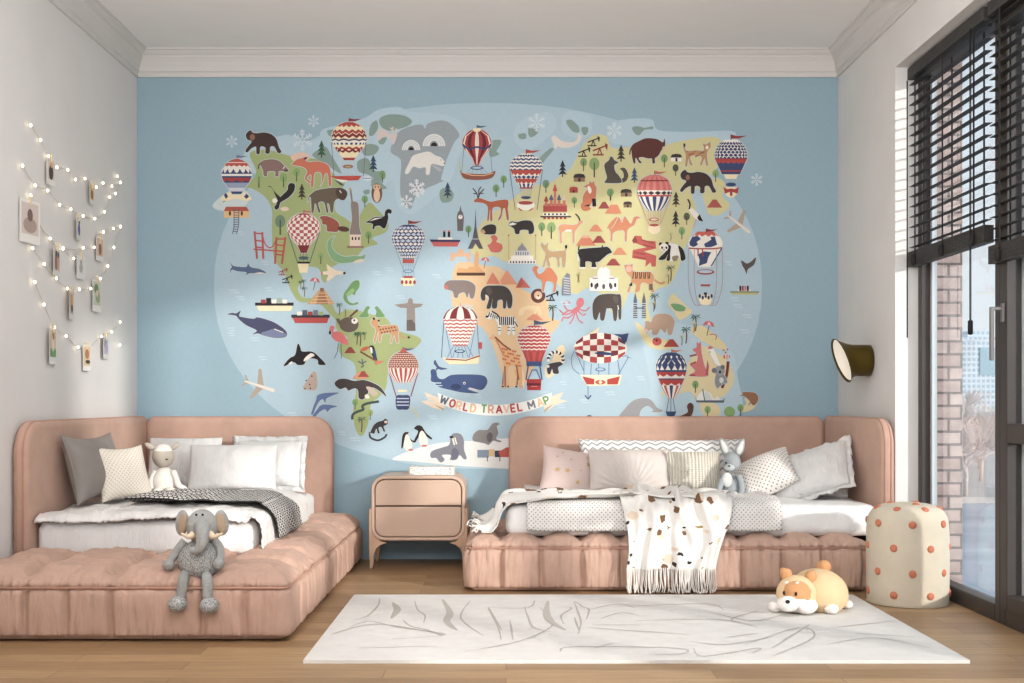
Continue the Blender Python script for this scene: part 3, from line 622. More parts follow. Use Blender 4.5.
m.k('M'); m.p((186, 162, 146), "95,130 98,100 120,70 140,30 165,10 182,30 180,132"); [m.e(BLK, x, y, 5) for x, y in ((103, 128), (112, 72), (135, 100), (150, 42), (140, 125))]
for ox, oy in ((0, 0), (25, 75)): m.p((96, 118, 168), [(x + ox, y + oy * (1 if True else 0)) for x, y in ((145, 300), (160, 250), (180, 200), (185, 175), (220, 160), (270, 155), (335, 155), (290, 175), (250, 195), (240, 225), (225, 200), (200, 215), (175, 260), (160, 300))] if oy == 0 else "155,312 190,265 205,245 240,235 325,248 280,262 255,285 240,268 205,285 175,315", 1, 6)
# --- south america
m.k('J'); m.p((110, 158, 96), "25,100 50,60 90,10 130,5 132,50 110,80 100,105 80,95 50,110 60,145 90,160 120,150 122,165 70,172 30,140", 1, 7); m.p((146, 184, 120), "40,100 80,60 100,70 70,105")
m.e((104, 88, 78), 62, 305, 66, 52); m.e(WHT, 100, 280, 22, 20); m.e((70, 58, 54), 98, 275, 7); m.l((110, 72, 56), 14, "70,250 120,205"); m.p((104, 88, 78), "0,270 -25,265 -10,300 20,320")
m.p((108, 156, 92), "128,252 160,215 180,182 205,185 190,215 195,252", 1, 5); m.p((108, 156, 92), "305,250 285,215 255,180 238,190 250,215 245,252", 1, 5)
m.l((204, 150, 104), 9, "395,345 430,395 470,390", 1); m.p((206, 150, 104), "212,285 235,262 262,275 272,312 380,308 402,345 395,370 402,425 385,425 370,375 352,428 342,425 350,370 290,370 278,418 265,418 262,350 242,425 230,418 245,340 220,312", 1, 7)
for k in range(26): m.e((110, 66, 52), 265 + (k * 29) % 125, 318 + (k * 17) % 44, 5)
m.e(BLK, 232, 265, 8); m.e(BLK, 265, 278, 7); m.e(BLK, 470, 392, 9, 7)
m.p((152, 140, 132), "370,168 400,165 460,158 468,130 482,122 496,132 500,160 570,163 550,185 512,192 516,348 455,348 456,192 410,190", 0, 6); m.p((110, 96, 92), "456,275 490,270 514,300 516,348 455,348", 0)
m.palm(140, 345, 105); m.palm(118, 355, 60); m.palm(170, 350, 60)
m.p(BLK, "200,455 225,448 240,475 250,520 255,555 235,545 215,500"); m.p(WHT, "205,460 220,465 222,500 212,495"); m.p((60, 70, 110), "222,480 240,478 252,540 235,535"); m.p((200, 90, 66), "140,485 160,460 200,455 180,480"); m.l((130, 66, 52), 10, "140,490 245,550"); m.p((214, 120, 90), "240,550 305,555 265,575 245,580", 0)
m.mount(70, 458, 78, 40, (150, 64, 56)); m.mount(135, 630, 100, 45, (226, 150, 110)); m.mount(160, 622, 75, 40, (170, 72, 62)); m.l((90, 100, 110), 8, "125,555 150,570 180,555"); m.l((90, 100, 110), 8, "150,540 160,590 145,595")
P_ = [(488, 20), (510, 65), (550, 95), (590, 103), (640, 90), (680, 62), (700, 46)]
R_ = [(488, 610, 'fill', 1, ((120, 40, 44),))]
for k, yy in enumerate(range(495, 605, 14)): R_.append((yy, yy + 14, 'diamond', 15 + k % 2, ((226, 180, 160),)))
m.env(433, P_, R_ + [(603, 700, 'stripe', 17, (WHT, (196, 72, 70)))]); m.flag(430, 488, 85, (80, 100, 130)); m.p((206, 90, 80), "415,490 425,470 445,470 452,490")
m.k('M'); m.ropes(775, 20, 98, 180, 50, 2, (150, 90, 96), 8); m.r(CRM, 738, 135, 800, 150); m.l((200, 200, 160), 12, "810,245 850,280 880,325"); m.p(BLU, "725,180 770,172 818,180 812,262 770,270 728,262")
for yy in (195, 218, 240): m.l((206, 212, 222), 7, [(730, yy), (812, yy)])
m.p((70, 60, 58), "305,95 330,65 380,60 440,75 500,68 560,85 620,120 660,182 620,150 570,120 540,130 530,165 500,200 470,190 465,140 440,125 400,140 380,120 340,130", 1, 8); m.p((200, 180, 160), "520,115 560,120 600,160 570,180 540,150"); m.p((230, 220, 200), "510,175 530,165 545,190 520,195")
m.p((206, 110, 86), "435,45 470,15 500,8 545,45 500,55", 0); m.l((64, 84, 74), 17, "425,335 430,305 460,285 500,270 495,245 530,228 605,215", 1); m.palm(490, 310, 112); m.tree(445, 200, 70, (120, 160, 90)); m.tree(548, 270, 70, (150, 170, 100))
m.l((60, 54, 58), 13, "545,425 550,460 600,480 645,460 660,440", 1); m.p((60, 54, 60), "548,430 570,380 600,355 635,345 650,332 668,345 665,370 640,385 650,415 640,420 625,390 605,395 612,430 600,430 590,400 575,435 560,430", 1, 6); m.e((232, 206, 186), 655, 355, 11, 9)
m.p(BLK, "760,530 768,450 785,425 815,425 805,435 830,475 855,485 845,495 800,470 780,490 770,530", 1, 5); m.p((240, 222, 208), "788,450 805,440 825,480 835,520 815,548 790,545 778,510"); m.p(BLK, "848,400 870,378 900,385 930,430 970,465 960,472 920,445 895,440 880,455 855,495 848,480 875,420"); m.p((240, 222, 208), "885,430 905,415 935,460 940,505 915,520 890,510 880,470"); m.e((206, 110, 96), 918, 517, 20, 7); m.e((206, 110, 96), 825, 545, 18, 7)
# --- africa
m.k('J'); m.p((142, 124, 118), "712,30 740,5 800,2 870,5 915,30 925,60 912,122 890,122 880,88 868,122 850,85 812,95 802,122 780,117 770,80 740,68 715,60", 1, 7); m.p((214, 110, 100), "712,30 735,40 740,62 715,62", 0)
P_ = [(182, 30), (205, 82), (250, 113), (280, 115), (330, 98), (390, 70), (448, 48)]
R_ = [(182, 275, 'stripe', 7, (DRED, WHT)), (265, 448, 'fill', 1, ((240, 226, 216),))]
for yy in range(268, 440, 24): R_.append((yy, yy + 17, 'zig', 7, ((196, 76, 72),)))
m.env(822, P_, R_); m.flag(822, 180, 75, (220, 190, 170)); m.ropes(822, 290, 113, 530, 130, 2, BLU, 4); m.ropes(822, 448, 45, 530, 90, 6, (100, 120, 170), 4); m.ropes(822, 340, 98, 530, 60, 2, (100, 120, 170), 4); m.e(BLU, 818, 487, 36, 12); m.e(SEA, 818, 486, 26, 7)
m.p((240, 220, 176), "698,528 860,540 955,508 945,572 745,577", 0); m.p((150, 60, 54), "720,535 860,545 955,512 955,522 862,552 722,545", 0); m.r((196, 76, 70), 948, 425, 970, 470)
m.k('J'); m.p((66, 86, 134), "622,690 632,625 660,600 640,570 650,545 678,590 735,605 690,614 668,608 660,640 672,690", 1, 6)
m.k('N'); m.p((66, 86, 134), "75,0 80,50 120,110 200,135 300,155 400,158 330,132 350,122 420,137 455,100 457,60 420,35 300,30 210,35 160,62 122,50 108,0", 1, 7); m.e((50, 62, 100), 245, 115, 35, 20); m.e(WHT, 303, 90, 9); m.e(BLK, 303, 91, 5); m.p((230, 200, 190), "335,118 400,138 380,142 345,130", 0)
m.k('K'); m.p((72, 64, 60), "73,115 80,70 110,42 160,38 230,42 270,70 290,122 282,188 258,188 250,140 245,190 226,190 222,138 190,142 182,190 150,188 155,125 140,190 113,190 130,122 105,100 104,135 85,140", 1, 8); m.p((92, 82, 76), "110,60 140,50 150,90 125,105"); m.l(WHT, 6, "108,105 118,120")
m.e((108, 60, 50), 465, 108, 49); m.e((222, 180, 150), 465, 105, 28); m.e((240, 220, 200), 466, 118, 14); m.e(BLK, 466, 108, 6); m.p((236, 206, 160), "330,238 345,192 400,175 470,180 485,205 490,238 470,238 462,212 440,238 430,205 380,205 360,238")
m.p((232, 226, 220), "108,252 148,212 182,235 205,258 290,250 312,282 325,318 302,305 305,370 292,370 285,312 270,367 258,367 265,307 215,312 208,367 195,367 190,305 165,258 132,268", 1, 7)
for k in range(8): m.l(BLK, 8, [(200 + k * 14, 254), (205 + k * 13, 306)])
for k in range(5): m.l(BLK, 7, [(135 + k * 12, 222 + k * 6), (125 + k * 15, 250 + k * 4)])
for x in (200, 265, 298): m.l(BLK, 5, [(x - 8, 325), (x + 8, 325)]); m.l(BLK, 5, [(x - 8, 345), (x + 8, 345)])
m.e(BLK, 116, 250, 10, 8); m.l(BLK, 7, "305,285 325,318"); m.l(BLK, 10, "150,215 185,235 200,255")
m.p((230, 172, 118), "130,405 155,370 178,395 230,440 282,480 330,520 355,580 362,640 350,735 335,735 330,650 310,595 265,595 258,650 250,735 235,735 230,600 215,520 190,450 165,412", 1, 6); m.p((236, 206, 166), "355,590 368,640 372,735 358,735", 0); m.l((130, 76, 56), 11, "172,390 225,440 278,478", 1); m.l((150, 84, 60), 10, "238,590 240,730"); m.l((150, 84, 60), 10, "318,590 332,680")
for k in range(34): m.e((206, 116, 76), 222 + (k * 37) % 120 + (k % 3) * 3, 470 + (k * 23) % 115 + ((k * 37) % 120) * .22, 8, 7)
for k in range(8): m.e((206, 116, 76), 182 + k * 7, 415 + k * 14, 6)
m.pump(562, 105, 85); m.palm(565, 160, 118, (62, 100, 74)); m.mount(440, 235, 120, 40, (222, 140, 110))
P_ = [(312, 30), (340, 85), (390, 112), (430, 104), (480, 82), (530, 62), (560, 52)]
R_ = [(312, 490, 'fill', 1, ((196, 74, 72),))]
for yy in range(322, 480, 24): R_.append((yy, yy + 15, 'zig', 8, (WHT,)))
m.env(437, P_, R_ + [(492, 560, 'stripe', 9, ((206, 84, 78), (186, 66, 64))), (556, 588, 'fill', 1, ((66, 86, 134),))]); m.flag(440, 312, 115, (70, 90, 120)); m.p((66, 86, 134), "382,556 492,556 480,588 395,588", 0); m.ropes(437, 588, 40, 680, 55, 2, (66, 86, 134), 9)
m.k('N'); m.l((90, 120, 170), 9, "740,60 765,0 795,0 820,60"); m.p((176, 50, 54), "728,62 828,62 824,138 732,138", 0); m.r((100, 34, 40), 728, 90, 826, 106); m.l((220, 150, 140), 4, "760,112 800,112")
for x, y in ((565, 115), (600, 115), (658, 115), (697, 115)): m.r(BLK, x - 7, y - 8, x + 7, y + 4)
m.p((230, 172, 118), "555,105 570,0 600,0 605,105", 0); m.p((230, 172, 118), "650,105 662,60 640,0 700,0 705,105 690,105", 0); m.l((150, 84, 60), 9, "572,0 565,100"); m.l((150, 84, 60), 9, "672,0 662,100")
m.k('K'); m.p((66, 58, 64), "525,602 530,578 570,565 620,560 632,578 602,597 606,637 570,637 560,607 546,642 530,637", 1, 6); m.e((226, 210, 196), 533, 590, 10)
for k in range(15):
    a = math.radians(20 - k * 15); m.e(BLK if k % 2 else WHT, 585 + 50 * math.cos(a), 540 + 48 * math.sin(a), 11)
TE = (218, 116, 124); m.e(TE, 752, 155, 26, 34, rot=15); m.p(TE, "735,175 755,185 735,220 705,230 700,205")
for a in ("705,215 660,200 640,160 665,145 680,160", "700,220 650,235 610,205", "705,230 670,260 640,255 625,280", "715,230 700,270 680,300", "725,225 740,270 770,295", "735,210 770,240 790,230", "745,200 790,210 815,185", "710,205 665,215 630,240"): m.l(TE, 9, a, 1)
m.p((84, 74, 68), "838,235 838,160 870,110 930,95 1000,98 1030,112 1031,260 1014,258 1010,180 1000,272 980,272 970,200 940,195 930,200 915,272 890,270 885,220 866,270 848,268", 1, 8); m.p((100, 90, 84), "975,110 1010,120 1005,160 985,150"); m.l(WHT, 6, "1008,175 1015,200")
# airship
m.k('Q'); m.p((236, 214, 170), "380,95 400,60 395,55 260,140 300,110")
w_ = lambda x: 104 * math.sqrt(max(0, 1 - ((x - 412) / 182.0) ** 2))
xs = [232 + i * 18 for i in range(21)]
m.poly(WHT, [(x, 192 - w_(x)) for x in xs] + [(x, 192 + w_(x)) for x in xs[::-1]])
for i in range(7):
    for j in range(5):
        if (i + j) % 2: continue
        x0, x1 = 245 + i * 48, 245 + (i + 1) * 48; v0, v1 = -1 + .4 * j, -1 + .4 * (j + 1)
        x1 = min(x1, 585); m.poly((186, 66, 64) if j % 3 else (134, 46, 48), [(x0, 192 + w_(x0) * v0), (x1, 192 + w_(x1) * v0), (x1, 192 + w_(x1) * v1), (x0, 192 + w_(x0) * v1)])
m.p(BLU, "500,95 560,98 605,90 590,150 565,160 550,120", 0); m.p(BLU, "370,225 430,218 510,230 480,240 410,236"); m.p((200, 90, 80), "232,192 245,180 262,192 245,212", 0)
for a in ("240,200 215,260 225,330 270,370", "560,250 600,250 560,330 530,380", "300,280 300,380", "350,300 345,390", "400,295 400,400", "470,290 470,390", "530,270 545,370", "240,215 300,350"): m.l((100, 126, 180), 5, a, 1)
m.e((84, 110, 170), 412, 338, 36, 13); m.e(SEA, 412, 337, 26, 8); m.p((236, 226, 190), "275,375 560,375 540,445 320,450", 0); m.p((196, 66, 56), "288,385 370,402 370,440 318,440", 0); m.p((196, 66, 56), "545,385 458,405 458,440 530,440", 0); m.e((206, 90, 70), 412, 425, 36, 16); m.p(CRM, "412,405 425,425 412,440 400,425", 0)
m.l((100, 126, 180), 5, "328,450 328,530"); m.l((70, 90, 140), 9, "308,515 328,540 348,515"); m.p((90, 110, 130), "590,250 628,262 600,260", 0); m.p(BRN, "318,655 335,648 355,655 350,664 315,664", 0)
# --- south east asia, australia
m.k('L'); m.p((186, 152, 128), "235,345 240,300 235,285 260,280 280,285 300,245 350,230 410,240 440,280 432,330 420,372 395,372 390,330 375,362 345,335 322,372 290,372 285,342 265,345 250,372", 1, 7); m.e((226, 180, 160), 246, 350, 12, 18); m.p((216, 206, 176), "238,350 250,372 240,368", 0)
for x in (172, 231):
    m.p((92, 98, 116), [(x, 82), (x + 12, 140), (x + 15, 260), (x - 15, 260), (x - 12, 140)], 0)
    for k in range(7): m.l((206, 206, 196), 5, [(x - 15, 160 + k * 15), (x + 15, 160 + k * 15)])
m.l((92, 98, 116), 8, "172,192 231,192")
m.palm(305, 80, 120, (52, 100, 88)); m.palm(298, 140, 75, (190, 190, 130)); m.palm(585, 225, 122, (48, 96, 82)); m.palm(573, 280, 80, (196, 194, 136)); m.palm(520, 310, 122, (48, 96, 82)); m.palm(490, 365, 80, (196, 194, 136)); m.umbr(670, 300, 80); m.l((200, 90, 80), 6, "680,375 700,370 725,380 720,405", 1)
m.p((112, 162, 102), "415,165 470,165 510,185 520,205 480,215 440,205", 1, 6); m.e((226, 196, 150), 525, 205, 16, 11); m.p((226, 196, 150), "400,175 420,180 430,190 410,190", 0)
m.mount(418, 405, 108, 52, (176, 66, 62)); m.e((206, 84, 80), 320, 420, 32, 28); m.e((110, 40, 44), 318, 412, 9); m.e((60, 40, 40), 300, 405, 6)
m.k('O'); P_ = [(88, 30), (110, 75), (160, 102), (200, 104), (240, 96), (280, 82), (330, 60), (400, 22)]
R_ = [(88, 215, 'fill', 1, (WHT,)), (85, 120, 'petal', 6, (BLU,)), (130, 212, 'diamond', 7, (BLU,)), (100, 160, 'diamond', 6, (BLU,)), (208, 400, 'fill', 1, ((226, 216, 206),)), (208, 250, 'petal', 5, ((186, 62, 58),)), (205, 218, 'fill', 1, (BLU,)), (262, 270, 'fill', 1, (BLU,)), (270, 310, 'petal', 4, ((186, 62, 58),)), (310, 400, 'stripe', 9, (BLU, WHT, (196, 90, 80), WHT))]
m.env(418, P_, R_); m.flag(420, 88, 75, (206, 110, 84)); m.ropes(415, 400, 14, 490, 30, 3, (90, 110, 150), 5); m.p((58, 78, 116), "378,488 452,488 440,518 415,524 390,518", 0)
m.p((212, 114, 110), "590,10 605,25 618,12 622,55 625,90 642,170 668,245 548,246 545,236 580,215 565,190 545,165 590,150 595,100 562,65 590,50", 1, 6); m.p((186, 84, 82), "650,240 665,135 675,180 668,240", 0); m.l((170, 70, 70), 12, "545,110 590,100"); m.l((150, 58, 58), 9, "545,240 580,240"); m.l((170, 70, 70), 10, "550,165 585,150")
m.p((236, 232, 220), "668,60 700,55 725,100 745,150 760,185 720,160 690,110 680,85", 1, 5); m.p((214, 120, 100), "668,60 680,40 705,50 690,62"); m.e(BLK, 682, 82, 4)
m.l((120, 46, 48), 19, "805,150 795,240 765,325", 1); m.p((140, 142, 148), "715,290 722,240 740,225 780,240 800,290 770,300 745,320 730,330", 1, 6); m.e((150, 150, 156), 748, 210, 36, 34); m.e((110, 112, 118), 710, 208, 17); m.e((110, 112, 118), 768, 185, 15); m.e(BLK, 750, 218, 7, 11); m.e((210, 206, 200), 760, 275, 15, 20)
m.e((214, 110, 96), 795, 115, 24, 16); m.l(WHT, 6, "790,100 790,130"); m.l(WHT, 6, "805,103 805,128"); [m.e((200, 110, 90), x, y, 7) for x, y in ((775, 70), (800, 65), (788, 85))]
m.tree(582, 280, 80, (126, 166, 96)); m.p((226, 226, 222), "590,412 605,370 640,340 690,370 712,412", 0); m.p((206, 210, 206), "640,412 650,350 680,370 700,412", 0); m.p((226, 226, 222), "705,412 730,385 760,410", 0); m.l((90, 100, 110), 7, "632,335 645,412"); m.p((92, 102, 112), "578,375 590,412 770,412 785,392 775,428 590,426", 0)
m.tree(665, 452, 76, (130, 170, 100)); m.tree(810, 455, 72, (130, 170, 100)); m.tree(890, 440, 78, (126, 166, 96)); m.e((134, 172, 102), 815, 490, 38, 34)
m.p((152, 104, 70), "880,382 905,372 900,358 940,355 990,362 1012,395 1000,430 975,445 955,420 925,390 905,382", 1, 5); m.l((120, 80, 60), 6, "960,425 945,443"); m.l((120, 80, 60), 6, "980,430 985,443")
m.p((150, 150, 152), "62,535 100,470 160,412 230,396 280,410 320,460 362,482 330,494 280,490 295,478 255,450 210,480 185,535", 1, 8); m.p((96, 60, 48), "460,528 500,510 530,490 525,450 545,428 568,445 565,490 540,525"); m.p((130, 56, 46), "465,525 500,512 525,520 520,530 470,532")
# antarctic animals, the station and the banner
m.k('N'); m.p((128, 128, 138), "70,575 90,550 150,530 200,510 210,450 240,430 280,440 300,480 300,540 318,600 300,608 270,580 250,610 205,612 215,580 150,580 168,612 140,630 110,600 80,600", 1, 5); m.l((240, 230, 210), 9, "222,462 235,510"); m.l((240, 230, 210), 8, "238,462 250,505"); m.e(BLK, 215, 458, 14, 8); m.p((104, 104, 122), "215,560 235,530 265,560 250,605 215,608")
m.p((132, 126, 126), "360,480 365,440 400,410 460,408 490,370 520,358 545,368 525,385 535,430 520,470 555,485 540,492 500,482 470,510 440,500 400,492", 1, 5); m.p((96, 92, 98), "455,450 475,425 495,440 490,480 465,490")
m.r((126, 142, 162), 392, 545, 470, 598); m.r((226, 186, 130), 470, 540, 508, 590); m.r((60, 66, 92), 510, 550, 550, 595); m.p((206, 90, 78), "535,560 590,528 660,528 660,595 550,595", 0)
for x in (460, 545): m.l((110, 100, 100), 7, [(x, 590), (x, 622)])
m.p((236, 212, 184), "5,215 55,205 30,150 130,190 170,250 160,275 90,260", 0); m.p((236, 212, 184), "1010,212 950,200 980,150 880,185 845,250 850,292 930,235", 0); m.p((176, 166, 140), "95,235 165,262 160,278", 0); m.p((176, 166, 140), "912,230 848,268 850,294", 0)
cu = lambda x: 238 - 90 * ((x - 508) / 405.0) ** 2
m.poly((238, 236, 230), [(x, cu(x) - 12 * 0) for x in range(120, 901, 30)] + [(x - (x - 508) * .04, cu(x) + 74) for x in range(900, 119, -30)])
LET = [('W', 165, 205, (88, 100, 120)), ('O', 222, 228, (196, 64, 56)), ('R', 268, 243, (232, 190, 150)), ('L', 315, 252, (196, 64, 56)), ('D', 365, 260, (234, 184, 130)), ('T', 437, 265, (108, 158, 84)), ('R', 487, 268, (222, 150, 120)), ('A', 540, 268, (196, 60, 54)),
       ('V', 590, 265, (232, 190, 160)), ('E', 635, 260, (196, 64, 56)), ('L', 682, 252, (196, 64, 56)), ('M', 760, 238, (112, 120, 134)), ('A', 820, 220, (232, 190, 140)), ('P', 865, 206, (108, 158, 84))]
GLY = {'W': ("0,0 .22,1 .5,.2 .78,1 1,0", 1.25), 'O': None, 'R': None, 'L': ("0,0 0,1 .9,1", .8), 'T': ("0,0 1,0", .85), 'A': ("0,1 .5,0 1,1", 1), 'V': ("0,0 .5,1 1,0", 1), 'E': ("1,0 0,0 0,1 1,1", .75), 'M': ("0,1 0,0 .5,.7 1,0 1,1", 1.1), 'P': None, 'D': None}
for ch, x, y, c in LET:
    ang = math.atan(-2 * -90 * -(x - 508) / 405.0 ** 2 * 1.0); ca, sa = math.cos(ang), math.sin(ang)
    S = 50.0; wd = 36.0
    def T(q, k=1.0): return [(x + ((a - .5) * wd * k) * ca - ((b - .5) * S) * sa, y + ((a - .5) * wd * k) * sa + ((b - .5) * S) * ca) for a, b in q]
    arc = lambda cx_, cy_, rx, ry, a0, a1: [(cx_ + rx * math.cos(math.radians(a0 + (a1 - a0) * i / 10)), cy_ + ry * math.sin(math.radians(a0 + (a1 - a0) * i / 10))) for i in range(11)]
    st = []
    if ch == 'O': st = [arc(.5, .5, .5, .5, 0, 360)]
    elif ch == 'D': st = [[(0, 0), (0, 1)], [(0, 0), (.35, 0)] + arc(.35, .5, .55, .5, -90, 90) + [(0, 1)]]
    elif ch in 'PR':
        st = [[(0, 0), (0, 1)], [(0, 0), (.45, 0)] + arc(.45, .28, .4, .28, -90, 90) + [(0, .56)]]
        if ch == 'R': st.append([(.4, .56), (.85, 1)])
    else: st = [m.pts(GLY[ch][0])]
    if ch == 'T': st.append([(.5, 0), (.5, 1)])
    if ch == 'A': st.append([(.2, .68), (.8, .68)])
    if ch == 'E': st.append([(0, .5), (.85, .5)])
    k = GLY[ch][1] if GLY[ch] else .95
    for q_ in st: m.l(c, 11.5, T(q_, k))

def make_mural():
    me = bpy.data.meshes.new('wall_mural')
    me.from_pydata(m.V, [], m.F)
    ca = me.color_attributes.new('Col', 'FLOAT_COLOR', 'CORNER')
    for p, c in zip(me.polygons, m.C):
        for li in p.loop_indices: ca.data[li].color = c
    t = NT('mural_paper')
    at = t.new('ShaderNodeAttribute', attribute_name='Col')
    oc = t.coord()
    wv = t.noise(t.mapping(oc, (30, 1, 260)), 1.0, 2); wv2 = t.noise(t.mapping(oc, (260, 1, 30)), 1.0, 2)
    f = t.math('MULTIPLY', t.math('ADD', wv, wv2), .5)
    t.base(t.mix(1.0, at.outputs['Color'], t.ramp(f, [(.3, (.9, .9, .9, 1)), (.7, (1, 1, 1, 1))]), 'MULTIPLY'))
    t.set(Roughness=.85); t.b.inputs['Specular IOR Level'].default_value = .2
    me.materials.append(t.m)
    # all faces look into the room
    me.update()
    flips = [p.index for p in me.polygons if p.normal.y > 0]
    bm = bmesh.new(); bm.from_mesh(me); bm.faces.ensure_lookup_table()
    bmesh.ops.reverse_faces(bm, faces=[bm.faces[i] for i in flips]); bm.to_mesh(me); bm.free()
    o = bpy.data.objects.new('wall_mural', me); COL.objects.link(o)
    setp(o, 'light blue illustrated world travel map wallpaper mural covering the whole back wall', 'wall mural')
make_mural()
# ------------------------------------------------------------------ room shell
XL, XR, H = -2.214, 1.992, 3.043
M_ = {}
M_['white'] = plain('wall_paint', (220, 217, 214), .8, var=.02, vs=3, bump=.05, bs=120)
M_['ceil'] = plain('ceiling_paint', (240, 237, 234), .85, var=.01)
M_['trim'] = plain('cornice_paint', (210, 206, 202), .7)
M_['frame'] = plain('window_frame_dark', (66, 60, 57), .45, var=.05)
M_['frame_sunlit'] = plain('window_frame_sunlit', (188, 192, 196), .5)  # paler copy of the frame paint for its sunlit edge
M_['blind'] = plain('blind_wood', (60, 57, 55), .55, var=.18, vs=30)
M_['cord'] = plain('cord_dark', (40, 37, 36), .8)

def wood_floor():
    t = NT('oak_floor'); oc = t.coord()
    br = t.new('ShaderNodeTexBrick'); br.offset = .37; br.offset_frequency = 2
    for k, v in (('Scale', 1.0), ('Mortar Size', .0012), ('Mortar Smooth', .2), ('Bias', 0), ('Brick Width', 1.15), ('Row Height', .125)): br.inputs[k].default_value = v
    br.inputs['Color1'].default_value = lin((184, 153, 116)); br.inputs['Color2'].default_value = lin((158, 127, 93)); br.inputs['Mortar'].default_value = lin((112, 82, 56))
    t.link(oc, br.inputs['Vector'])
    g = t.noise(t.mapping(oc, (2.2, 34, 1)), 1.6, 6, .6)
    g2 = t.noise(t.mapping(oc, (8, 160, 1)), 1.5, 3)
    c = t.mix(1.0, br.outputs[0], t.ramp(g, [(.25, (.72, .70, .68, 1)), (.6, (1, 1, 1, 1))]), 'MULTIPLY')
    c = t.mix(.5, c, t.ramp(g2, [(.3, (.82, .8, .78, 1)), (.6, (1, 1, 1, 1))]), 'MULTIPLY')
    t.base(c); t.set(Roughness=.42); t.bump(g2, .08, .002)
    return t.m
M_['floor'] = wood_floor()

def struct(name, vf, mat, **k):
    o = build(name, vf, mat, smooth=False, **k); setp(o, kind='structure'); return o

YB = -8.2
struct('floor', box(XL - .2, 2.2, YB, .2, -.1, 0), M_['floor'])
struct('ceiling', box(XL - .2, 2.2, YB, .2, H, H + .1), M_['ceil'])
struct('wall_back', box(XL - .2, XR + .2, 0, .2, 0, H), M_['white'])
struct('wall_left', box(XL - .2, XL, YB, 0, 0, H), M_['white'])
WT = 2.656; Y0, Y1 = -1.03, -5.35      # window opening
struct('wall_right', join(box(XR, 2.18, Y0, 0, 0, H), box(XR, 2.18, YB, Y1, 0, H), box(XR, 2.18, Y1, Y0, WT, H)), M_['white'])

def brick_mat():
    t = NT('brick_outside'); oc = t.coord()
    s = t.new('ShaderNodeSeparateXYZ'); t.link(oc, s.inputs[0])
    cb = t.new('ShaderNodeCombineXYZ'); t.link(t.math('ADD', s.outputs[0], s.outputs[1]), cb.inputs[0]); t.link(s.outputs[2], cb.inputs[1])
    br = t.new('ShaderNodeTexBrick')
    for k, v in (('Scale', 1.0), ('Mortar Size', .0075), ('Mortar Smooth', .3), ('Bias', 0), ('Brick Width', .13), ('Row Height', .066)): br.inputs[k].default_value = v
    br.inputs['Color1'].default_value = lin((206, 188, 182)); br.inputs['Color2'].default_value = lin((186, 164, 157)); br.inputs['Mortar'].default_value = lin((126, 118, 116))
    t.link(cb.outputs[0], br.inputs['Vector'])
    n = t.noise(oc, 14, 5)
    t.base(t.mix(1.0, br.outputs[0], t.ramp(n, [(.3, (.78, .76, .76, 1)), (.7, (1.1, 1.08, 1.06, 1))]), 'MULTIPLY'))
    t.set(Roughness=.9); t.bump(br.outputs['Fac'], -.6, .01)
    return t.m
M_['brick'] = brick_mat()
struct('wall_outside', join(box(2.18, 2.335, Y0 + .0, .2, -3.3, 4.2), box(2.18, 2.335, YB, Y1, -3.3, 4.2), box(2.18, 2.335, Y1, Y0, WT + .03, 4.2), box(2.18, 2.335, Y1, Y0, -3.3, -.02)), M_['brick'])

# cornice: moulded section swept along three walls
PROF = [(0, -.155), (.012, -.155), (.014, -.128), (.022, -.124), (.026, -.098), (.034, -.07), (.046, -.05), (.05, -.046), (.05, -.034), (.058, -.03), (.07, -.018), (.072, -.012), (.084, -.008), (.084, 0), (0, 0)]
def cornice(name, a, b, nrm, m0, m1):
    a, b = Vector(a), Vector(b); d = (b - a).normalized(); n = Vector(nrm); V = []
    for q, s in ((a, m0), (b, -m1)):
        for o_, z in PROF: V.append(q + n * o_ + d * (o_ * s) + Vector((0, 0, H + z)))
    k = len(PROF); Fc = [[i, (i + 1) % k, k + (i + 1) % k, k + i] for i in range(k)] + [list(range(k)), list(range(2 * k - 1, k - 1, -1))]
    o = struct(name, (V, Fc), M_['trim']); flip_out(o)
cornice('trim_1', (XL, -.003, 0), (XR, -.003, 0), (0, -1, 0), 1, 1)
cornice('trim_2', (XL, YB, 0), (XL, -.003, 0), (1, 0, 0), 0, 1)
cornice('trim_3', (XR, YB, 0), (XR, -.003, 0), (-1, 0, 0), 0, 1)

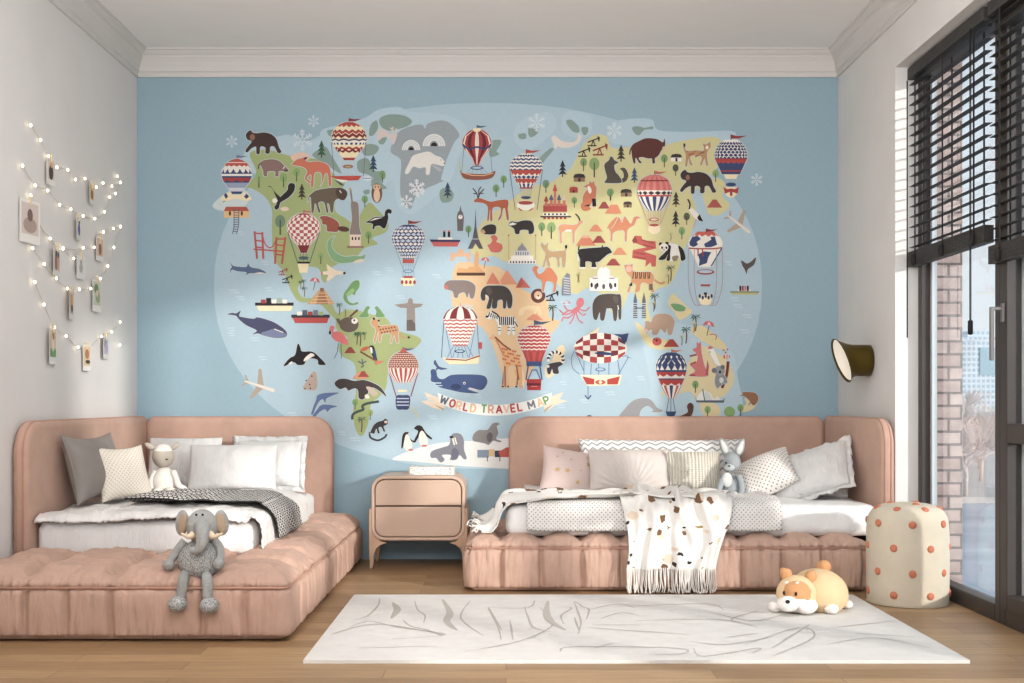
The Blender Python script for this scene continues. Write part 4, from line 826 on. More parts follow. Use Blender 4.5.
# ------------------------------------------------------------------ windows in the right wall
def glass_mat():
    t = NT('window_glass'); t.n.remove(t.b)
    tr = t.new('ShaderNodeBsdfTransparent'); tr.inputs[0].default_value = (.97, .985, .99, 1)
    gl = t.new('ShaderNodeBsdfGlossy'); gl.inputs['Roughness'].default_value = .02
    fr = t.new('ShaderNodeLayerWeight'); fr.inputs[0].default_value = .12
    mx = t.new('ShaderNodeMixShader'); t.link(t.math('MULTIPLY', fr.outputs['Fresnel'], .35), mx.inputs[0]); t.link(tr.outputs[0], mx.inputs[1]); t.link(gl.outputs[0], mx.inputs[2])
    t.link(mx.outputs[0], t.out.inputs[0]); return t.m
M_['glass'] = glass_mat()
FX0, FX1 = 2.108, 2.18
def window(name, ya, yb, sash):
    """ya > yb (far, near); sash = True draws a mid rail and an inner sash"""
    st = .052
    parts = [box(FX0, FX1, ya - st, ya, 0, WT), box(FX0, FX1, yb, yb + st, 0, WT), box(FX0, FX1, yb + st, ya - st, 0, .075), box(FX0, FX1, yb + st, ya - st, WT - .07, WT)]
    o = struct(name, join(*parts), M_['frame']); bevel(o, .004, 2)
    a, b = ya - st, yb + st
    if sash:
        fr = join(box(FX0 - .018, FX0 + .05, a - .06, a, .076, WT - .071), box(FX0 - .018, FX0 + .05, b, b + .06, .076, WT - .071), box(FX0 - .018, FX0 + .05, b + .06, a - .06, .076, .14),
                  box(FX0 - .018, FX0 + .05, b + .06, a - .06, WT - .14, WT - .071), box(FX0 - .018, FX0 + .05, b + .06, a - .06, .775, .855))
        s = build('window_sash', fr, M_['frame'], o, False); bevel(s, .004, 2)
        hd = build('window_handle', join(box(FX0 - .03, FX0 - .018, a - .045, a - .02, 1.28, 1.36), box(FX0 - .07, FX0 - .018, a - .04, a - .026, 1.33, 1.345), box(FX0 - .078, FX0 - .062, a - .042, a - .024, 1.12, 1.345)), plain('handle_grey', (118, 114, 112), .4, .3), o, False); bevel(hd, .003, 2)
        a -= .06; b += .06
    lit_strip = join(box(2.152, 2.178, a - .024, a, .076, WT - .071), box(2.152, 2.178, b, b + .024, .076, WT - .071))
    build('sunlit_frame_strip', lit_strip, M_['frame_sunlit'], o, False)  # pale strips: sunlight on the frame put into the colour
    build('pane', box(2.160, 2.164, b, a, .076, WT - .071), M_['glass'], o, False)
    return o
window('window_1', Y0, -2.02, False)
window('window_2', -2.02, -3.12, True)
window('window_3', -3.12, -4.22, False)
window('window_4', -4.22, Y1, True)

def blind(ya, yb, zb, label, slats_n=None):
    t = thing('venetian_blind', label, 'window blind', (2.072, (ya + yb) / 2, zb), group='dark wooden venetian blinds')
    L = (ya - yb) / 2 - .008; top = WT - .012 - zb
    o = build('headrail', box(-.026, .026, -L, L, top - .06, top), M_['blind'], t, False); bevel(o, .004, 2)
    parts = []; n = int((top - .16) / .0475)
    for i in range(n):
        z = top - .085 - i * (top - .185) / (n - 1)
        s = box(-.0165, .0165, -L, L, -.0011, .0011)
        parts.append(xf(s, Matrix.Translation((0, 0, z)) @ Matrix.Rotation(math.radians(-2), 4, 'Y')))
    build('slats', join(*parts), M_['blind'], t, False)
    st = [box(-.022, .022, -L, L, .001 + i * .0085, .008 + i * .0085) for i in range(9)]
    o = build('bottom_rail', join(*st), M_['blind'], t, False)
    for f in (-.78, 0, .78):
        y = f * L
        o = build('ladder_cord', join(box(-.024, -.0215, y - .007, y + .007, 0, top - .06), box(.0215, .024, y - .007, y + .007, 0, top - .06)), M_['cord'], t, False)
    for f in (-.78, 0, .78): build('cord_stop', xf(lathe([(.004, -.03), (.012, -.022), (.014, 0), (.01, .02), (.004, .028)], 12), Matrix.Translation((-.029, f * L, .03))), M_['cord'], t)
    return t, L, top
t, L, top = blind(Y0 - .012, -2.0, 1.63, 'dark wooden venetian blind on the window beside the far corner, half lowered')
pc = build('pull_cord', join(tube([(-.033, -.35, top - .06), (-.033, -.35, -.33)], .002, 6), tube([(-.033, -.362, top - .06), (-.033, -.362, -.33)], .002, 6)), M_['cord'], t)
build('cord_weight', xf(lathe([(.004, -.06), (.011, -.055), (.011, .0), (.004, .006)], 12), Matrix.Translation((-.033, -.356, -.33))), M_['cord'], pc)
build('tilt_wand', tube([(-.036, L - .03, top - .07), (-.036, L - .03, -.36)], .0035, 8), M_['cord'], t)
blind(-2.03, -3.11, 1.53, 'dark wooden venetian blind lowered a little further, second from the far corner')
blind(-3.13, -4.21, 1.58, 'dark wooden venetian blind third from the far corner')
blind(-4.23, Y1 + .02, 1.58, 'dark wooden venetian blind nearest the camera')

# ------------------------------------------------------------------ outside
M_['snow'] = plain('snowy_bank', (206, 200, 194), .9, var=.06, vs=.3)
def ice():
    t = NT('river_ice'); oc = t.coord()
    n = t.noise(t.mapping(oc, (.06, .5, 1)), 1.0, 6)
    t.base(t.ramp(n, [(.3, lin((150, 164, 178))), (.7, lin((196, 206, 214)))])); t.set(Roughness=.35); return t.m
M_['ice'] = ice()
struct('ground', box(-60, 460, 40.5, 520, -3.4, -3.0), M_['snow'])
struct('river', box(2.4, 300, -30, 40.5, -3.6, -3.25), M_['ice'])
M_['bark'] = plain('bare_branches', (226, 212, 205), .9, var=.1)
def bare_tree(x, y, h, seed, label):
    rnd = random.Random(seed); t = thing('bare_tree', label, 'tree', (x, y, -3.0), group='bare winter trees on the far bank')
    trunk = tube([(0, 0, 0), (.05, 0, h * .2), (0, .05, h * .42)], [h * .022, h * .018, h * .012], 7)
    V = []; parts = []
    def br(p, d, L, r, lev):
        q = p + d * L * .5 + Vector((rnd.uniform(-.1, .1), rnd.uniform(-.1, .1), rnd.uniform(0, .1))) * L; e = q + d * L * .5
        parts.append(tube([p, q, e], [r, r * .8, r * .5], 4, False))
        if lev:
            for k in range(4):
                dd = (d + Vector((rnd.uniform(-1, 1), rnd.uniform(-1, 1), rnd.uniform(-.3, .8))) * .75).normalized()
                br(p + (e - p) * rnd.uniform(.35, 1), dd, L * rnd.uniform(.5, .75), r * .6, lev - 1)
    for k in range(9):
        a = k * 2.4; d = Vector((math.cos(a), math.sin(a), rnd.uniform(.3, 1.2))).normalized()
        br(Vector((0, 0, h * rnd.uniform(.1, .42))), d, h * .3, h * .013, 3)
    build('trunk', trunk, M_['bark'], t); build('branches', join(*parts), M_['bark'], t, False)
k = 0
for x, y, h in ((18.9, 41, 4.2), (20.0, 46, 4.4), (23.2, 50, 4.6), (23.0, 56, 5.0), (27.2, 60, 5.2), (26.6, 66, 5.6), (30.6, 71, 5.8), (24.0, 62, 5.2)):
    k += 1; bare_tree(x, y, h, k, 'bare pinkish winter tree on the far river bank outside the window')
def facade():
    t = NT('tower_facade'); oc = t.coord(); s = t.new('ShaderNodeSeparateXYZ'); t.link(oc, s.inputs[0])
    a = t.math('GREATER_THAN', t.math('FRACT', t.math('MULTIPLY', t.math('ADD', s.outputs[0], s.outputs[1]), .62)), .35)
    b = t.math('GREATER_THAN', t.math('FRACT', t.math('MULTIPLY', s.outputs[2], .55)), .42)
    t.base(t.mix(t.math('MULTIPLY', a, b), lin((224, 230, 235)), lin((182, 198, 210)))); t.set(Roughness=.5); return t.m
M_['facade'] = facade(); M_['facade2'] = plain('tower_glass', (176, 198, 206), .3)
def tower(x, y, w, d, h, label, glassy=False):
    t = thing('tower_block', label, 'building', (x, y, -3.0))
    build('tower_body', box(-w / 2, w / 2, -d / 2, d / 2, 0, h), M_['facade'], t, False)
    o = build('roof_crown', join(box(-w * .53, w * .53, -d * .53, d * .53, h, h + 1.2), box(-w * .3, w * .3, -d * .3, d * .3, h + 1.2, h + 3.4)), M_['facade'], t, False)
    build('glass_bay', box(-w * .05, w * .5, -d / 2 - .5, -d / 2, h * .52, h * .9), M_['facade2'], t, False)
tower(160.6, 393, 12.6, 12, 24, 'pale high rise tower across the river seen through the far window')
tower(168.2, 430, 3.6, 12, 17, 'narrow pale block beside the tall tower outside the window')
tower(182, 395, 14, 12, 18, 'pale lower block right of the tall tower outside the window')
# ------------------------------------------------------------------ fabrics
def velvet(name, rgb, var=.07):
    t = NT(name); oc = t.coord(); c = lin(rgb)
    n = t.noise(oc, 9, 5, .6)
    t.base(t.ramp(n, [(.3, tuple(x * (1 - var) for x in c[:3]) + (1,)), (.72, tuple(min(1, x * (1 + var)) for x in c[:3]) + (1,))]))
    t.set(Roughness=.75); t.b.inputs['Specular IOR Level'].default_value = .2
    t.b.inputs['Sheen Weight'].default_value = .2; t.b.inputs['Sheen Roughness'].default_value = .45; t.b.inputs['Sheen Tint'].default_value = lin((240, 214, 198))
    t.bump(t.noise(oc, 420, 2), .08, .003); return t.m
def tuft(name, rgb):
    m = velvet(name, rgb); nt = m.node_tree; bp = [n for n in nt.nodes if n.type == 'BUMP'][0]
    oc = nt.nodes.new('ShaderNodeTexCoord'); mp = nt.nodes.new('ShaderNodeMapping'); mp.inputs['Scale'].default_value = (22, 22, 5)
    nt.links.new(oc.outputs['Object'], mp.inputs[0]); n = nt.nodes.new('ShaderNodeTexNoise'); n.inputs['Scale'].default_value = 1.3; n.inputs['Detail'].default_value = 4
    nt.links.new(mp.outputs[0], n.inputs['Vector']); nt.links.new(n.outputs[0], bp.inputs['Height']); bp.inputs['Strength'].default_value = .6; bp.inputs['Distance'].default_value = .02
    return m
PEACH = velvet('peach_velvet', (193, 161, 145)); TUFT = tuft('gathered_peach_velvet', (190, 159, 143)); PEACH2 = velvet('peach_piping', (184, 144, 127))
def cloth(name, rgb, var=.03, fine=500, st=.15, wr=0):
    t = NT(name); oc = t.coord(); c = lin(rgb); n = t.noise(oc, 14, 3)
    t.base(t.ramp(n, [(.3, tuple(x * (1 - var) for x in c[:3]) + (1,)), (.7, tuple(min(1, x * (1 + var)) for x in c[:3]) + (1,))]))
    t.set(Roughness=.9); t.b.inputs['Specular IOR Level'].default_value = .15
    h = t.noise(oc, fine, 2)
    if wr: h = t.math('ADD', t.math('MULTIPLY', h, .3), t.math('MULTIPLY', t.noise(t.mapping(oc, (1, 1, .35)), 26, 5, .6), wr))
    t.bump(h, min(1, st * (1.5 if wr else 1)), .016 if wr else .006); return t.m
SHEET = cloth('white_cotton', (234, 232, 230), wr=1.2, st=.35); SHEET2 = cloth('white_linen', (240, 238, 236), wr=1.6, st=.6)
QUILT = cloth('white_crinkled_cotton', (230, 227, 224), fine=90, st=.8, wr=.6)
GREYV = velvet('grey_velvet', (142, 136, 131)); TAUPE = velvet('taupe_satin', (206, 196, 190), .03); PINK = velvet('pale_pink_velvet', (216, 196, 190), .03)
GOLD = plain('gold_print', (196, 166, 112), .4, .3)
def dots_uv(name, base, dot, spacing, rad, fine=0, stag=True):
    t = NT(name); uv = t.coord('UV')
    mp = t.mapping(uv, (1 / spacing,) * 3, (0, 0, PI / 4 if stag else 0))
    v = t.new('ShaderNodeTexVoronoi'); v.inputs['Scale'].default_value = 1; v.inputs['Randomness'].default_value = .0; t.link(mp, v.inputs['Vector'])
    f = t.math('LESS_THAN', v.outputs['Distance'], rad)
    t.base(t.mix(f, lin(base), lin(dot))); t.set(Roughness=.9)
    t.bump(t.math('ADD', v.outputs['Distance'], t.math('MULTIPLY', t.noise(t.coord(), 300, 2), .3)), .35, .008); return t.m
DOTS = dots_uv('dotted_quilt', (226, 222, 218), (118, 112, 112), .0155, .2); DOTP = dots_uv('dotted_pillow', (228, 222, 216), (128, 120, 120), .0165, .21)
CREAMD = dots_uv('cream_popcorn_knit', (226, 218, 206), (196, 184, 168), .014, .25)
def chevron():
    t = NT('grey_chevron'); s = t.new('ShaderNodeSeparateXYZ'); t.link(t.coord('UV'), s.inputs[0])
    z = t.math('PINGPONG', t.math('MULTIPLY', s.outputs[0], 33.0), 1.0)
    f = t.math('GREATER_THAN', t.math('FRACT', t.math('ADD', t.math('MULTIPLY', s.outputs[1], 30.0), t.math('MULTIPLY', z, .62))), .66)
    t.base(t.mix(f, lin((234, 230, 226)), lin((160, 158, 158)))); t.set(Roughness=.9); t.bump(t.noise(t.coord(), 300, 2), .15, .004); return t.m
CHEV = chevron()
def ribs():
    t = NT('cream_rib_knit'); s = t.new('ShaderNodeSeparateXYZ'); t.link(t.coord('UV'), s.inputs[0])
    a = t.math('PINGPONG', t.math('MULTIPLY', s.outputs[0], 130.0), 1.0); b = t.math('PINGPONG', t.math('MULTIPLY', s.outputs[1], 190.0), 1.0)
    h = t.math('ADD', a, t.math('MULTIPLY', b, .5))
    t.base(t.mix(a, lin((204, 196, 180)), lin((234, 228, 216)))); t.set(Roughness=.95); t.bump(h, .7, .008); return t.m
RIB = ribs()
def hound():
    t = NT('black_white_woven_throw'); mp = t.mapping(t.coord('UV'), (1, 1, 1))
    br = t.new('ShaderNodeTexBrick'); br.offset = .5
    for k, v in (('Scale', 1.0), ('Mortar Size', .0034), ('Mortar Smooth', .1), ('Bias', 0), ('Brick Width', .024), ('Row Height', .0185)): br.inputs[k].default_value = v
    br.inputs['Color1'].default_value = lin((228, 224, 218)); br.inputs['Color2'].default_value = lin((206, 202, 198)); br.inputs['Mortar'].default_value = lin((46, 44, 46))
    t.link(mp, br.inputs['Vector']); t.base(br.outputs[0]); t.set(Roughness=.95); t.bump(br.outputs['Fac'], -.4, .006); return t.m
HOUND = hound()
def leafy():
    t = NT('leaf_print_muslin'); uv = t.coord('UV')
    nz = t.new('ShaderNodeTexNoise'); nz.inputs['Scale'].default_value = 26; nz.inputs['Detail'].default_value = 2; t.link(uv, nz.inputs['Vector'])
    wv = t.new('ShaderNodeVectorMath'); wv.operation = 'MULTIPLY_ADD'; wv.inputs[1].default_value = (.048, .048, 0); t.link(nz.outputs['Color'], wv.inputs[0]); t.link(uv, wv.inputs[2])
    c = lin((222, 218, 213))
    for sc, rad, col, thr in ((9, .26, (214, 196, 178), .45), (10, .24, (118, 86, 60), .38), (13, .17, (52, 44, 40), .5), (14, .17, (152, 130, 84), .6)):
        v = t.new('ShaderNodeTexVoronoi'); v.inputs['Scale'].default_value = sc; t.link(t.mapping(wv.outputs[0], (1, 1.35, 1), (0, 0, sc * .3), (sc * .37, sc * .11, 0)), v.inputs['Vector'])
        sp = t.new('ShaderNodeSeparateColor'); t.link(v.outputs['Color'], sp.inputs[0])
        f = t.math('MULTIPLY', t.math('LESS_THAN', v.outputs['Distance'], rad), t.math('GREATER_THAN', sp.outputs[0], thr))
        c = t.mix(f, c, lin(col))
    t.base(c); t.set(Roughness=.95); t.bump(t.noise(t.coord(), 200, 3), .25, .006); return t.m
LEAF = leafy(); FRINGE = cloth('fringe_cotton', (226, 221, 214))

def nz(p, s): return noise.noise(Vector((p[0] * s, p[1] * s, p[2] * s)))
def sdist(v, lines): return min(abs(v - l) for l in lines)
G = lambda d, s: math.exp(-(d / s) ** 2)

# ------------------------------------------------------------------ panels and bases
def outline(L, Hh, r0, r1, n=10):
    q = [(0, 0), (L, 0)]
    q += [(L - r1 + r1 * math.cos(a), Hh - r1 + r1 * math.sin(a)) for a in [PI / 2 * i / n for i in range(n + 1)]]
    q += [(r0 - r0 * math.sin(a), Hh - r0 + r0 * math.cos(a)) for a in [PI / 2 * i / n for i in range(n + 1)]]
    return q
def panel(name, parent, o, ud, nd, L, Hh, T, r0, r1):
    """upholstered panel: length along ud, thickness along nd (towards the mattress)"""
    o, ud, nd = Vector(o), Vector(ud), Vector(nd); q = outline(L, Hh, r0, r1); k = len(q)
    P = lambda a, b, c: o + ud * a + Vector((0, 0, b)) + nd * c
    cx, cz = L / 2, Hh / 2
    def inset(a, b, d): return (a - math.copysign(min(d, abs(a - cx)), a - cx), b - math.copysign(min(d, abs(b - cz)), b - cz))
    rings = [(.03, 0), (.012, .003), (.003, .012), (0, .026), (0, T - .026), (.003, T - .012), (.012, T - .003), (.03, T)]
    V = []
    for d, c in rings:
        for a, b in q:
            a2, b2 = inset(a, b, d); V.append(P(a2, b2, c))
    Fc = []
    for r in range(len(rings) - 1):
        for i in range(k): Fc.append([r * k + i, r * k + (i + 1) % k, (r + 1) * k + (i + 1) % k, (r + 1) * k + i])
    Fc.append(list(range(k))); Fc.append([(len(rings) - 1) * k + i for i in range(k)])
    ob = build(name, (V, Fc), PEACH, parent, True); flip_out(ob)
    for p in ob.data.polygons:
        if len(p.vertices) > 8: p.use_smooth = False
    for c in (.02, T - .02):
        pts = [P(*inset(a, b, .002), c) for a, b in q[1:]] + [P(*inset(*q[0], .002), c)]
        build('piping', tube(pts, .0055, 8), PEACH2, ob)
    return ob
def base_disp(xs, ys, zt, zseam, topamp, sideamp, pleat, box_, tx=None, ty=None, tw=.06):
    x0, x1, y0, y1 = box_
    xt = tx or xs; yt = ty or ys
    def f(p, n):
        out = Vector((0, 0, 0)); wt = max(0, n.z) ** 2
        if wt > .01:
            d = min(sdist(p.x, xt), sdist(p.y, yt) * 1.1)
            amp = topamp * (1 - G(d, tw)) + .006 * nz(p, 7) + .006 * nz((p.x * 2.4, p.y, 0), 16) * G(d, .1) + .005 * nz((p.x, p.y * 2.4, 3), 16) * G(d, .1) + .0035 * nz(p, 34)
            e = min(p.x - x0, x1 - p.x, p.y - y0, y1 - p.y); amp *= min(1, .25 + e / .09)
            out.z += amp * wt
        ws = n.x * n.x + n.y * n.y
        if ws > .01:
            front = abs(n.y) > abs(n.x); s_ = p.x if front else p.y
            d = sdist(s_ + .006 * noise.noise(Vector((p.z * 12, round(s_ * 4), 2))), xs if front else ys)
            prof = max(0, 1 - abs((p.z - zseam * .5) / (zseam * .53)) ** 3)
            amp = sideamp * (1 - 1.15 * G(d, .013)) * (.35 + .65 * prof) - .4 * sideamp * G(p.z - zseam, .009)
            edge = G(p.z - zseam, .075) + G(p.z, .07)
            amp += pleat * .9 * (1 - 2.6 * abs(noise.noise(Vector((s_ * 44, p.z * 3.0, 3.7))))) * min(1, edge) + pleat * .7 * noise.noise(Vector((s_ * 20, p.z * 9, 1.2)))
            if p.z > zseam: amp += pleat * .8 * (1 - 2.6 * abs(noise.noise(Vector((s_ * 40, p.z * 6, 9)))))
            if p.z < .02: amp = min(amp, 0) 
            h = Vector((n.x, n.y, 0)); out += h * amp * ws ** .5
        if n.z < -.3: out *= 0
        return out
    return f

# left bed
bedL = thing('upholstered_bed', 'peach velvet corner bed with a tufted base, on the left under the photo string lights', 'bed', (-1.53, -1.2, 0), group=None)
bi = Matrix.Translation((1.53, 1.2, 0))
def under(o, root):
    o.parent = root; o.matrix_parent_inverse = Matrix.Translation(-root.location); return o
def panel_w(root, *a): 
    ob = panel(*a); under(ob, root); return ob
panel_w(bedL, 'headboard', None, (-2.138, -.008, 0.0), (1, 0, 0), (0, -1, 0), 1.105, .853, .07, .05, .12)
panel_w(bedL, 'side_panel', None, (-2.208, -1.79, 0.0), (0, 1, 0), (1, 0, 0), 1.78, .856, .07, .13, .05)
xsL = [-2.08, -1.9, -1.735, -1.56, -1.195, -1.03]; ysL = [-2.16, -1.98, -1.80, -1.45, -1.1, -.75, -.4]
bx_ = (-2.17, -.876, -2.385, -.09)
d_ = base_disp(xsL, ysL, .245, .21, .050, .026, .009, bx_, [-1.9, -1.56, -1.195], [-2.08, -1.74, -1.38, -1.03, -.68, -.33], .038)
def dL(p, n):
    v = base_disp(xsL, ysL, .225, .19, .036, .020, .0045, bx_)(p, n) if abs(n.z) < .7 else d_(p, n)
    return v
# base stops at the panels: the back-left part is hidden under the mattress
b = build('bed_base', rbox(bx_[0], bx_[1], bx_[2], bx_[3], .004, .244, .022, .0075, d_), TUFT); under(b, bedL)
pts = [(-2.17, -2.399, .212), (-.89, -2.399, .212), (-.872, -2.391, .212), (-.862, -2.373, .212), (-.862, -.2, .212)]
under(build('base_piping', tube(pts, .005, 8), PEACH2), bedL)

# right bed
bedR = thing('upholstered_bed', 'peach velvet daybed with a channel tufted base, on the right beside the window', 'bed', (.8, -.6, 0))
panel_w(bedR, 'headboard', None, (.02, -.008, 0.0), (1, 0, 0), (0, -1, 0), 1.87, .853, .07, .12, .05)
panel_w(bedR, 'side_panel', None, (1.966, -.008, 0.0), (0, -1, 0), (-1, 0, 0), 1.10, .858, .07, .05, .13)
xsR = [-.025 + .2 * k for k in range(10)]; ysR = [-1.0, -.78, -.56, -.34]
bxr = (-.180, 1.800, -1.192, -.09)
b = build('bed_base', rbox(bxr[0], bxr[1], bxr[2], bxr[3], .004, .250, .024, .007, base_disp(xsR, ysR, .25, .215, .036, .034, .009, bxr, None, None, .035)), TUFT); under(b, bedR)
pts = [(-.191, -.2, .217), (-.191, -1.187, .217), (-.175, -1.204, .217), (1.795, -1.204, .217), (1.811, -1.187, .217), (1.811, -1.12, .217)]
under(build('base_piping', tube(pts, .0045, 8), PEACH2), bedR)

# ------------------------------------------------------------------ mattresses and covers
def sag(a, s, k): return lambda p, n: n * (a * nz(p, s) + a * .5 * nz(p, s * k))
o = build('mattress', rbox(-2.132, -1.128, -1.715, -.085, .238, .405, .045, .025, sag(.006, 6, 3)), SHEET)
setp(o, 'white sheeted mattress on the left peach bed', 'mattress')
o = build('mattress', rbox(.0, 1.885, -1.118, -.085, .262, .425, .05, .025, sag(.007, 6, 3)), SHEET)
setp(o, 'white sheeted mattress on the right peach bed', 'mattress')

def path_pt(path, s):
    L = [0]
    for a, b in zip(path, path[1:]): L.append(L[-1] + math.dist(a, b))
    s *= L[-1]
    for i in range(len(path) - 1):
        if s <= L[i + 1] or i == len(path) - 2:
            t = (s - L[i]) / max(1e-9, L[i + 1] - L[i]); return tuple(a + (b - a) * t for a, b in zip(path[i], path[i + 1]))
def path_len(path): return sum(math.dist(a, b) for a, b in zip(path, path[1:]))

# duvet on the left bed: lies flat, drops over the right side, ruffled front hem
pd = spline([(-2.125, .428), (-1.8, .452), (-1.4, .452), (-1.18, .446), (-1.112, .42), (-1.098, .36), (-1.092, .29)], 8); Ld = path_len(pd)
def duv(u, v):
    x, z = path_pt(pd, u); y = -.56 - v * 1.19
    top = 1 if x < -1.13 and u < .85 else 0
    p = Vector((x, y, z)); a = .017 * nz(p, 5) + .010 * nz(p, 13) + .005 * nz(p, 30)
    if u < .84: p.z += max(a, -.014) + .004
    else: p.x += abs(a) * .8
    if v > .93:
        k = (v - .93) / .07; p.z -= .034 * k * k * (1 if u < .84 else .2); p.y -= .006 * math.sin(u * Ld * 300) * k
        if u < .84: p.z += .003 * math.sin(u * Ld * 230)
    return p
o = build('duvet', grid(90, 74, duv, lu=Ld, lv=1.19), QUILT); solid(o, .010, 1); setp(o, 'crinkled white duvet with a ruffled hem on the left bed', 'duvet')

pt = spline([(-1.80, .474), (-1.5, .484), (-1.22, .482), (-1.13, .462), (-1.082, .41), (-1.072, .35), (-1.068, .305)], 8); Lt = path_len(pt)
def thr(u, v):
    x, z = path_pt(pt, u)
    top = -1.10 + .05 * math.sin(u * 3.1) + .19 * max(0, u - .75) / .25; bot = -1.50 - .10 * math.sin(u * 3.0) - .0 * u
    y = top + (bot - top) * v
    p = Vector((x, y, z)); f = .016 * math.sin(v * 15 + u * 3) * (.5 + .5 * math.sin(u * 5 + 1)) + .010 * nz(p, 9)
    if u < .78: p.z += .010 + f
    else: p.x += .006 + max(f, -.004)
    return p
o = build('woven_throw', grid(70, 44, thr, lu=Lt, lv=.5), HOUND); solid(o, .007, 1); setp(o, 'black and white woven throw folded over the duvet on the left bed', 'throw blanket')

# coverlet on the right bed
pc_ = spline([(-.16, .434), (-.6, .438), (-1.05, .438), (-1.12, .424), (-1.142, .39), (-1.146, .33), (-1.15, .298)], 8); Lc = path_len(pc_)
def cov(u, v):
    y, z = path_pt(pc_, u); x = .105 + 1.275 * v
    p = Vector((x, y, z)); a = .006 * nz(p, 8) + .003 * nz(p, 22)
    if u < .80: p.z += a + .008
    else: p.y -= abs(a) * 1.1 + .002
    if v > .97 or v < .03: p.z += .004
    return p
o = build('coverlet', grid(64, 90, cov, lu=Lc, lv=1.275), DOTS); solid(o, .010, 1); setp(o, 'white dotted coverlet spread over the right bed mattress', 'coverlet')

# leaf print throw with fringes
lt = thing('leaf_throw', 'white leaf print throw with fringe, trailing over the right bed down to the floor', 'throw blanket', (.8, -1.0, .45))
pf = spline([(-.74, .462), (-.9, .466), (-1.08, .464), (-1.150, .446), (-1.176, .40), (-1.19, .345), (-1.222, .318), (-1.25, .285), (-1.266, .22), (-1.274, .125)], 8); Lf = path_len(pf)
def frn(u, v):
    y, z = path_pt(pf, v)
    xl = .50 + .12 * min(1, v * 1.6) - .05 * max(0, v - .7) / .3 ; xr = 1.19 - .09 * min(1, v * 1.4) - .06 * max(0, v - .7) / .3
    xl += .02 * math.sin(v * 7); x = xl + (xr - xl) * u + .014 * math.sin(v * 9 + u * 9)
    p = Vector((x, y, z)); k = min(1, .25 + v * 1.3)
    f = (.019 * math.sin(u * 21 + 4 * v + 1.5 * math.sin(v * 5)) + .011 * math.sin(u * 47 - 5 * v)) * k + .012 * nz(p, 10)
    dg = .030 * G(((u - .22) - .55 * v), .045) + .030 * G(((u - .52) - .4 * v), .04) + .026 * G(((u - .28) + .25 * v), .035)
    f = f * .8 + dg * (1 if v < .75 else max(.3, 1 - (v - .75) * 4))
    if v < .52: p.z += max(f, -.004) + .006
    else: p.y -= max(f, -.010) + .012
    return p
gA = grid(84, 84, frn, lu=.62, lv=Lf)
pb = spline([(-.125, .318), (-.085, .33), (-.048, .365), (-.030, .41), (-.004, .446), (.06, .462), (.4, .462), (.8, .462), (1.12, .462)], 8); Lb = path_len(pb)
def bkn(u, v):
    x, z = path_pt(pb, u); w = min(1, u * 3.2)
    y0, y1 = -.93 + .17 * w, -1.155 + .02 * w; y = y0 + (y1 - y0) * v + .012 * math.sin(u * 14)
    p = Vector((x, y, z)); f = .014 * math.sin(v * 17 + u * 6) + .015 * nz(p, 9) + .012 * max(0, 1 - u * 4) * math.sin(v * 26 + u * 9)
    p.z = max(p.z - .055 * v * v * max(0, 1 - u * 3.0), .292 if x < -.03 else 0)
    if u > .24: p.z += max(f, -.006) + .006
    else: p.z += max(f, -.004) * 1.2 + .004; p.x -= max(f, 0)
    return p
gB = grid(80, 36, bkn, lu=Lb, lv=.3)
o = build('throw_cloth', join(gA, gB), LEAF); under(o, lt); solid(o, .004, 1)
rnd = random.Random(5); parts = []
for k in range(62):
    u = (k + .5) / 62; p = frn(u, 1.0); L = p.z - .012
    q = [p + Vector((0, 0, .006)), p + Vector((rnd.uniform(-.004, .004), -.004, -L * .4)), p + Vector((rnd.uniform(-.007, .007), -.008 + rnd.uniform(-.004, .002), -L * .8)), p + Vector((rnd.uniform(-.012, .012), -.014 + rnd.uniform(-.012, .0), -L))]
    parts.append(tube(spline([tuple(a) for a in q], 3), [.0032] * 9 + [.0022], 5))
under(build('fringe', join(*parts), LEAF if False else FRINGE), lt)
parts = []
for k in range(34):
    v = (k + .5) / 34; p = bkn(0.0, v); dx = rnd.uniform(-.038, -.012)
    q = [p + Vector((.01, 0, .002)), p + Vector((dx * .4, rnd.uniform(-.02, .02), .016)), p + Vector((dx * .9, rnd.uniform(-.03, .03), rnd.uniform(0, .03))), p + Vector((dx * 1.1 + rnd.uniform(-.012, .01), rnd.uniform(-.04, .03), rnd.uniform(-.004, .02)))]
    parts.append(tube(spline([tuple(a) for a in q], 3), .0042, 5))
under(build('fringe', join(*parts), FRINGE), lt)

# ------------------------------------------------------------------ pillows
def pillow_mesh(w, h, t, c=.05, n=30, wr=.006, seed=0, pleat=0, pw=.45):
    """centre at the origin, width x, height z, front face towards -y"""
    def fn(sgn):
        def g(u, v):
            a, b = 2 * u - 1, 2 * v - 1
            a = math.copysign(1 - (1 - abs(a)) ** 1.35, a); b = math.copysign(1 - (1 - abs(b)) ** 1.35, b)
            x = w / 2 * a * (1 - c * (1 - b * b)); z = h / 2 * b * (1 - c * 1.2 * (1 - a * a))
            th = t / 2 * (max(0, (1 - a * a) * (1 - b * b))) ** pw
            cr = max(abs(a), abs(b)); 
            e = min(1, 3 * (1 - max(abs(a), abs(b)))); s = Vector((x, z, seed * 3.1 + sgn))
            th += (wr * noise.noise(s * 9) + wr * .6 * noise.noise(Vector((x * 22, z * 9, seed)))) * e
            if pleat:
                an = math.atan2(x, z + h * .55); rr = math.hypot(x, z + h * .55)
                th += pleat * math.sin(an * 34 + 2 * noise.noise(s * 5)) * e * G(rr - h * .45, h * .35) 
            return (x, -sgn * th if sgn > 0 else th, z)
        return g
    A = grid(n, n, fn(1), lu=w, lv=h); B = grid(n, n, fn(-1), lu=w, lv=h)
    B = (B[0], [f[::-1] for f in B[1]], B[2])
    return join(A, B)
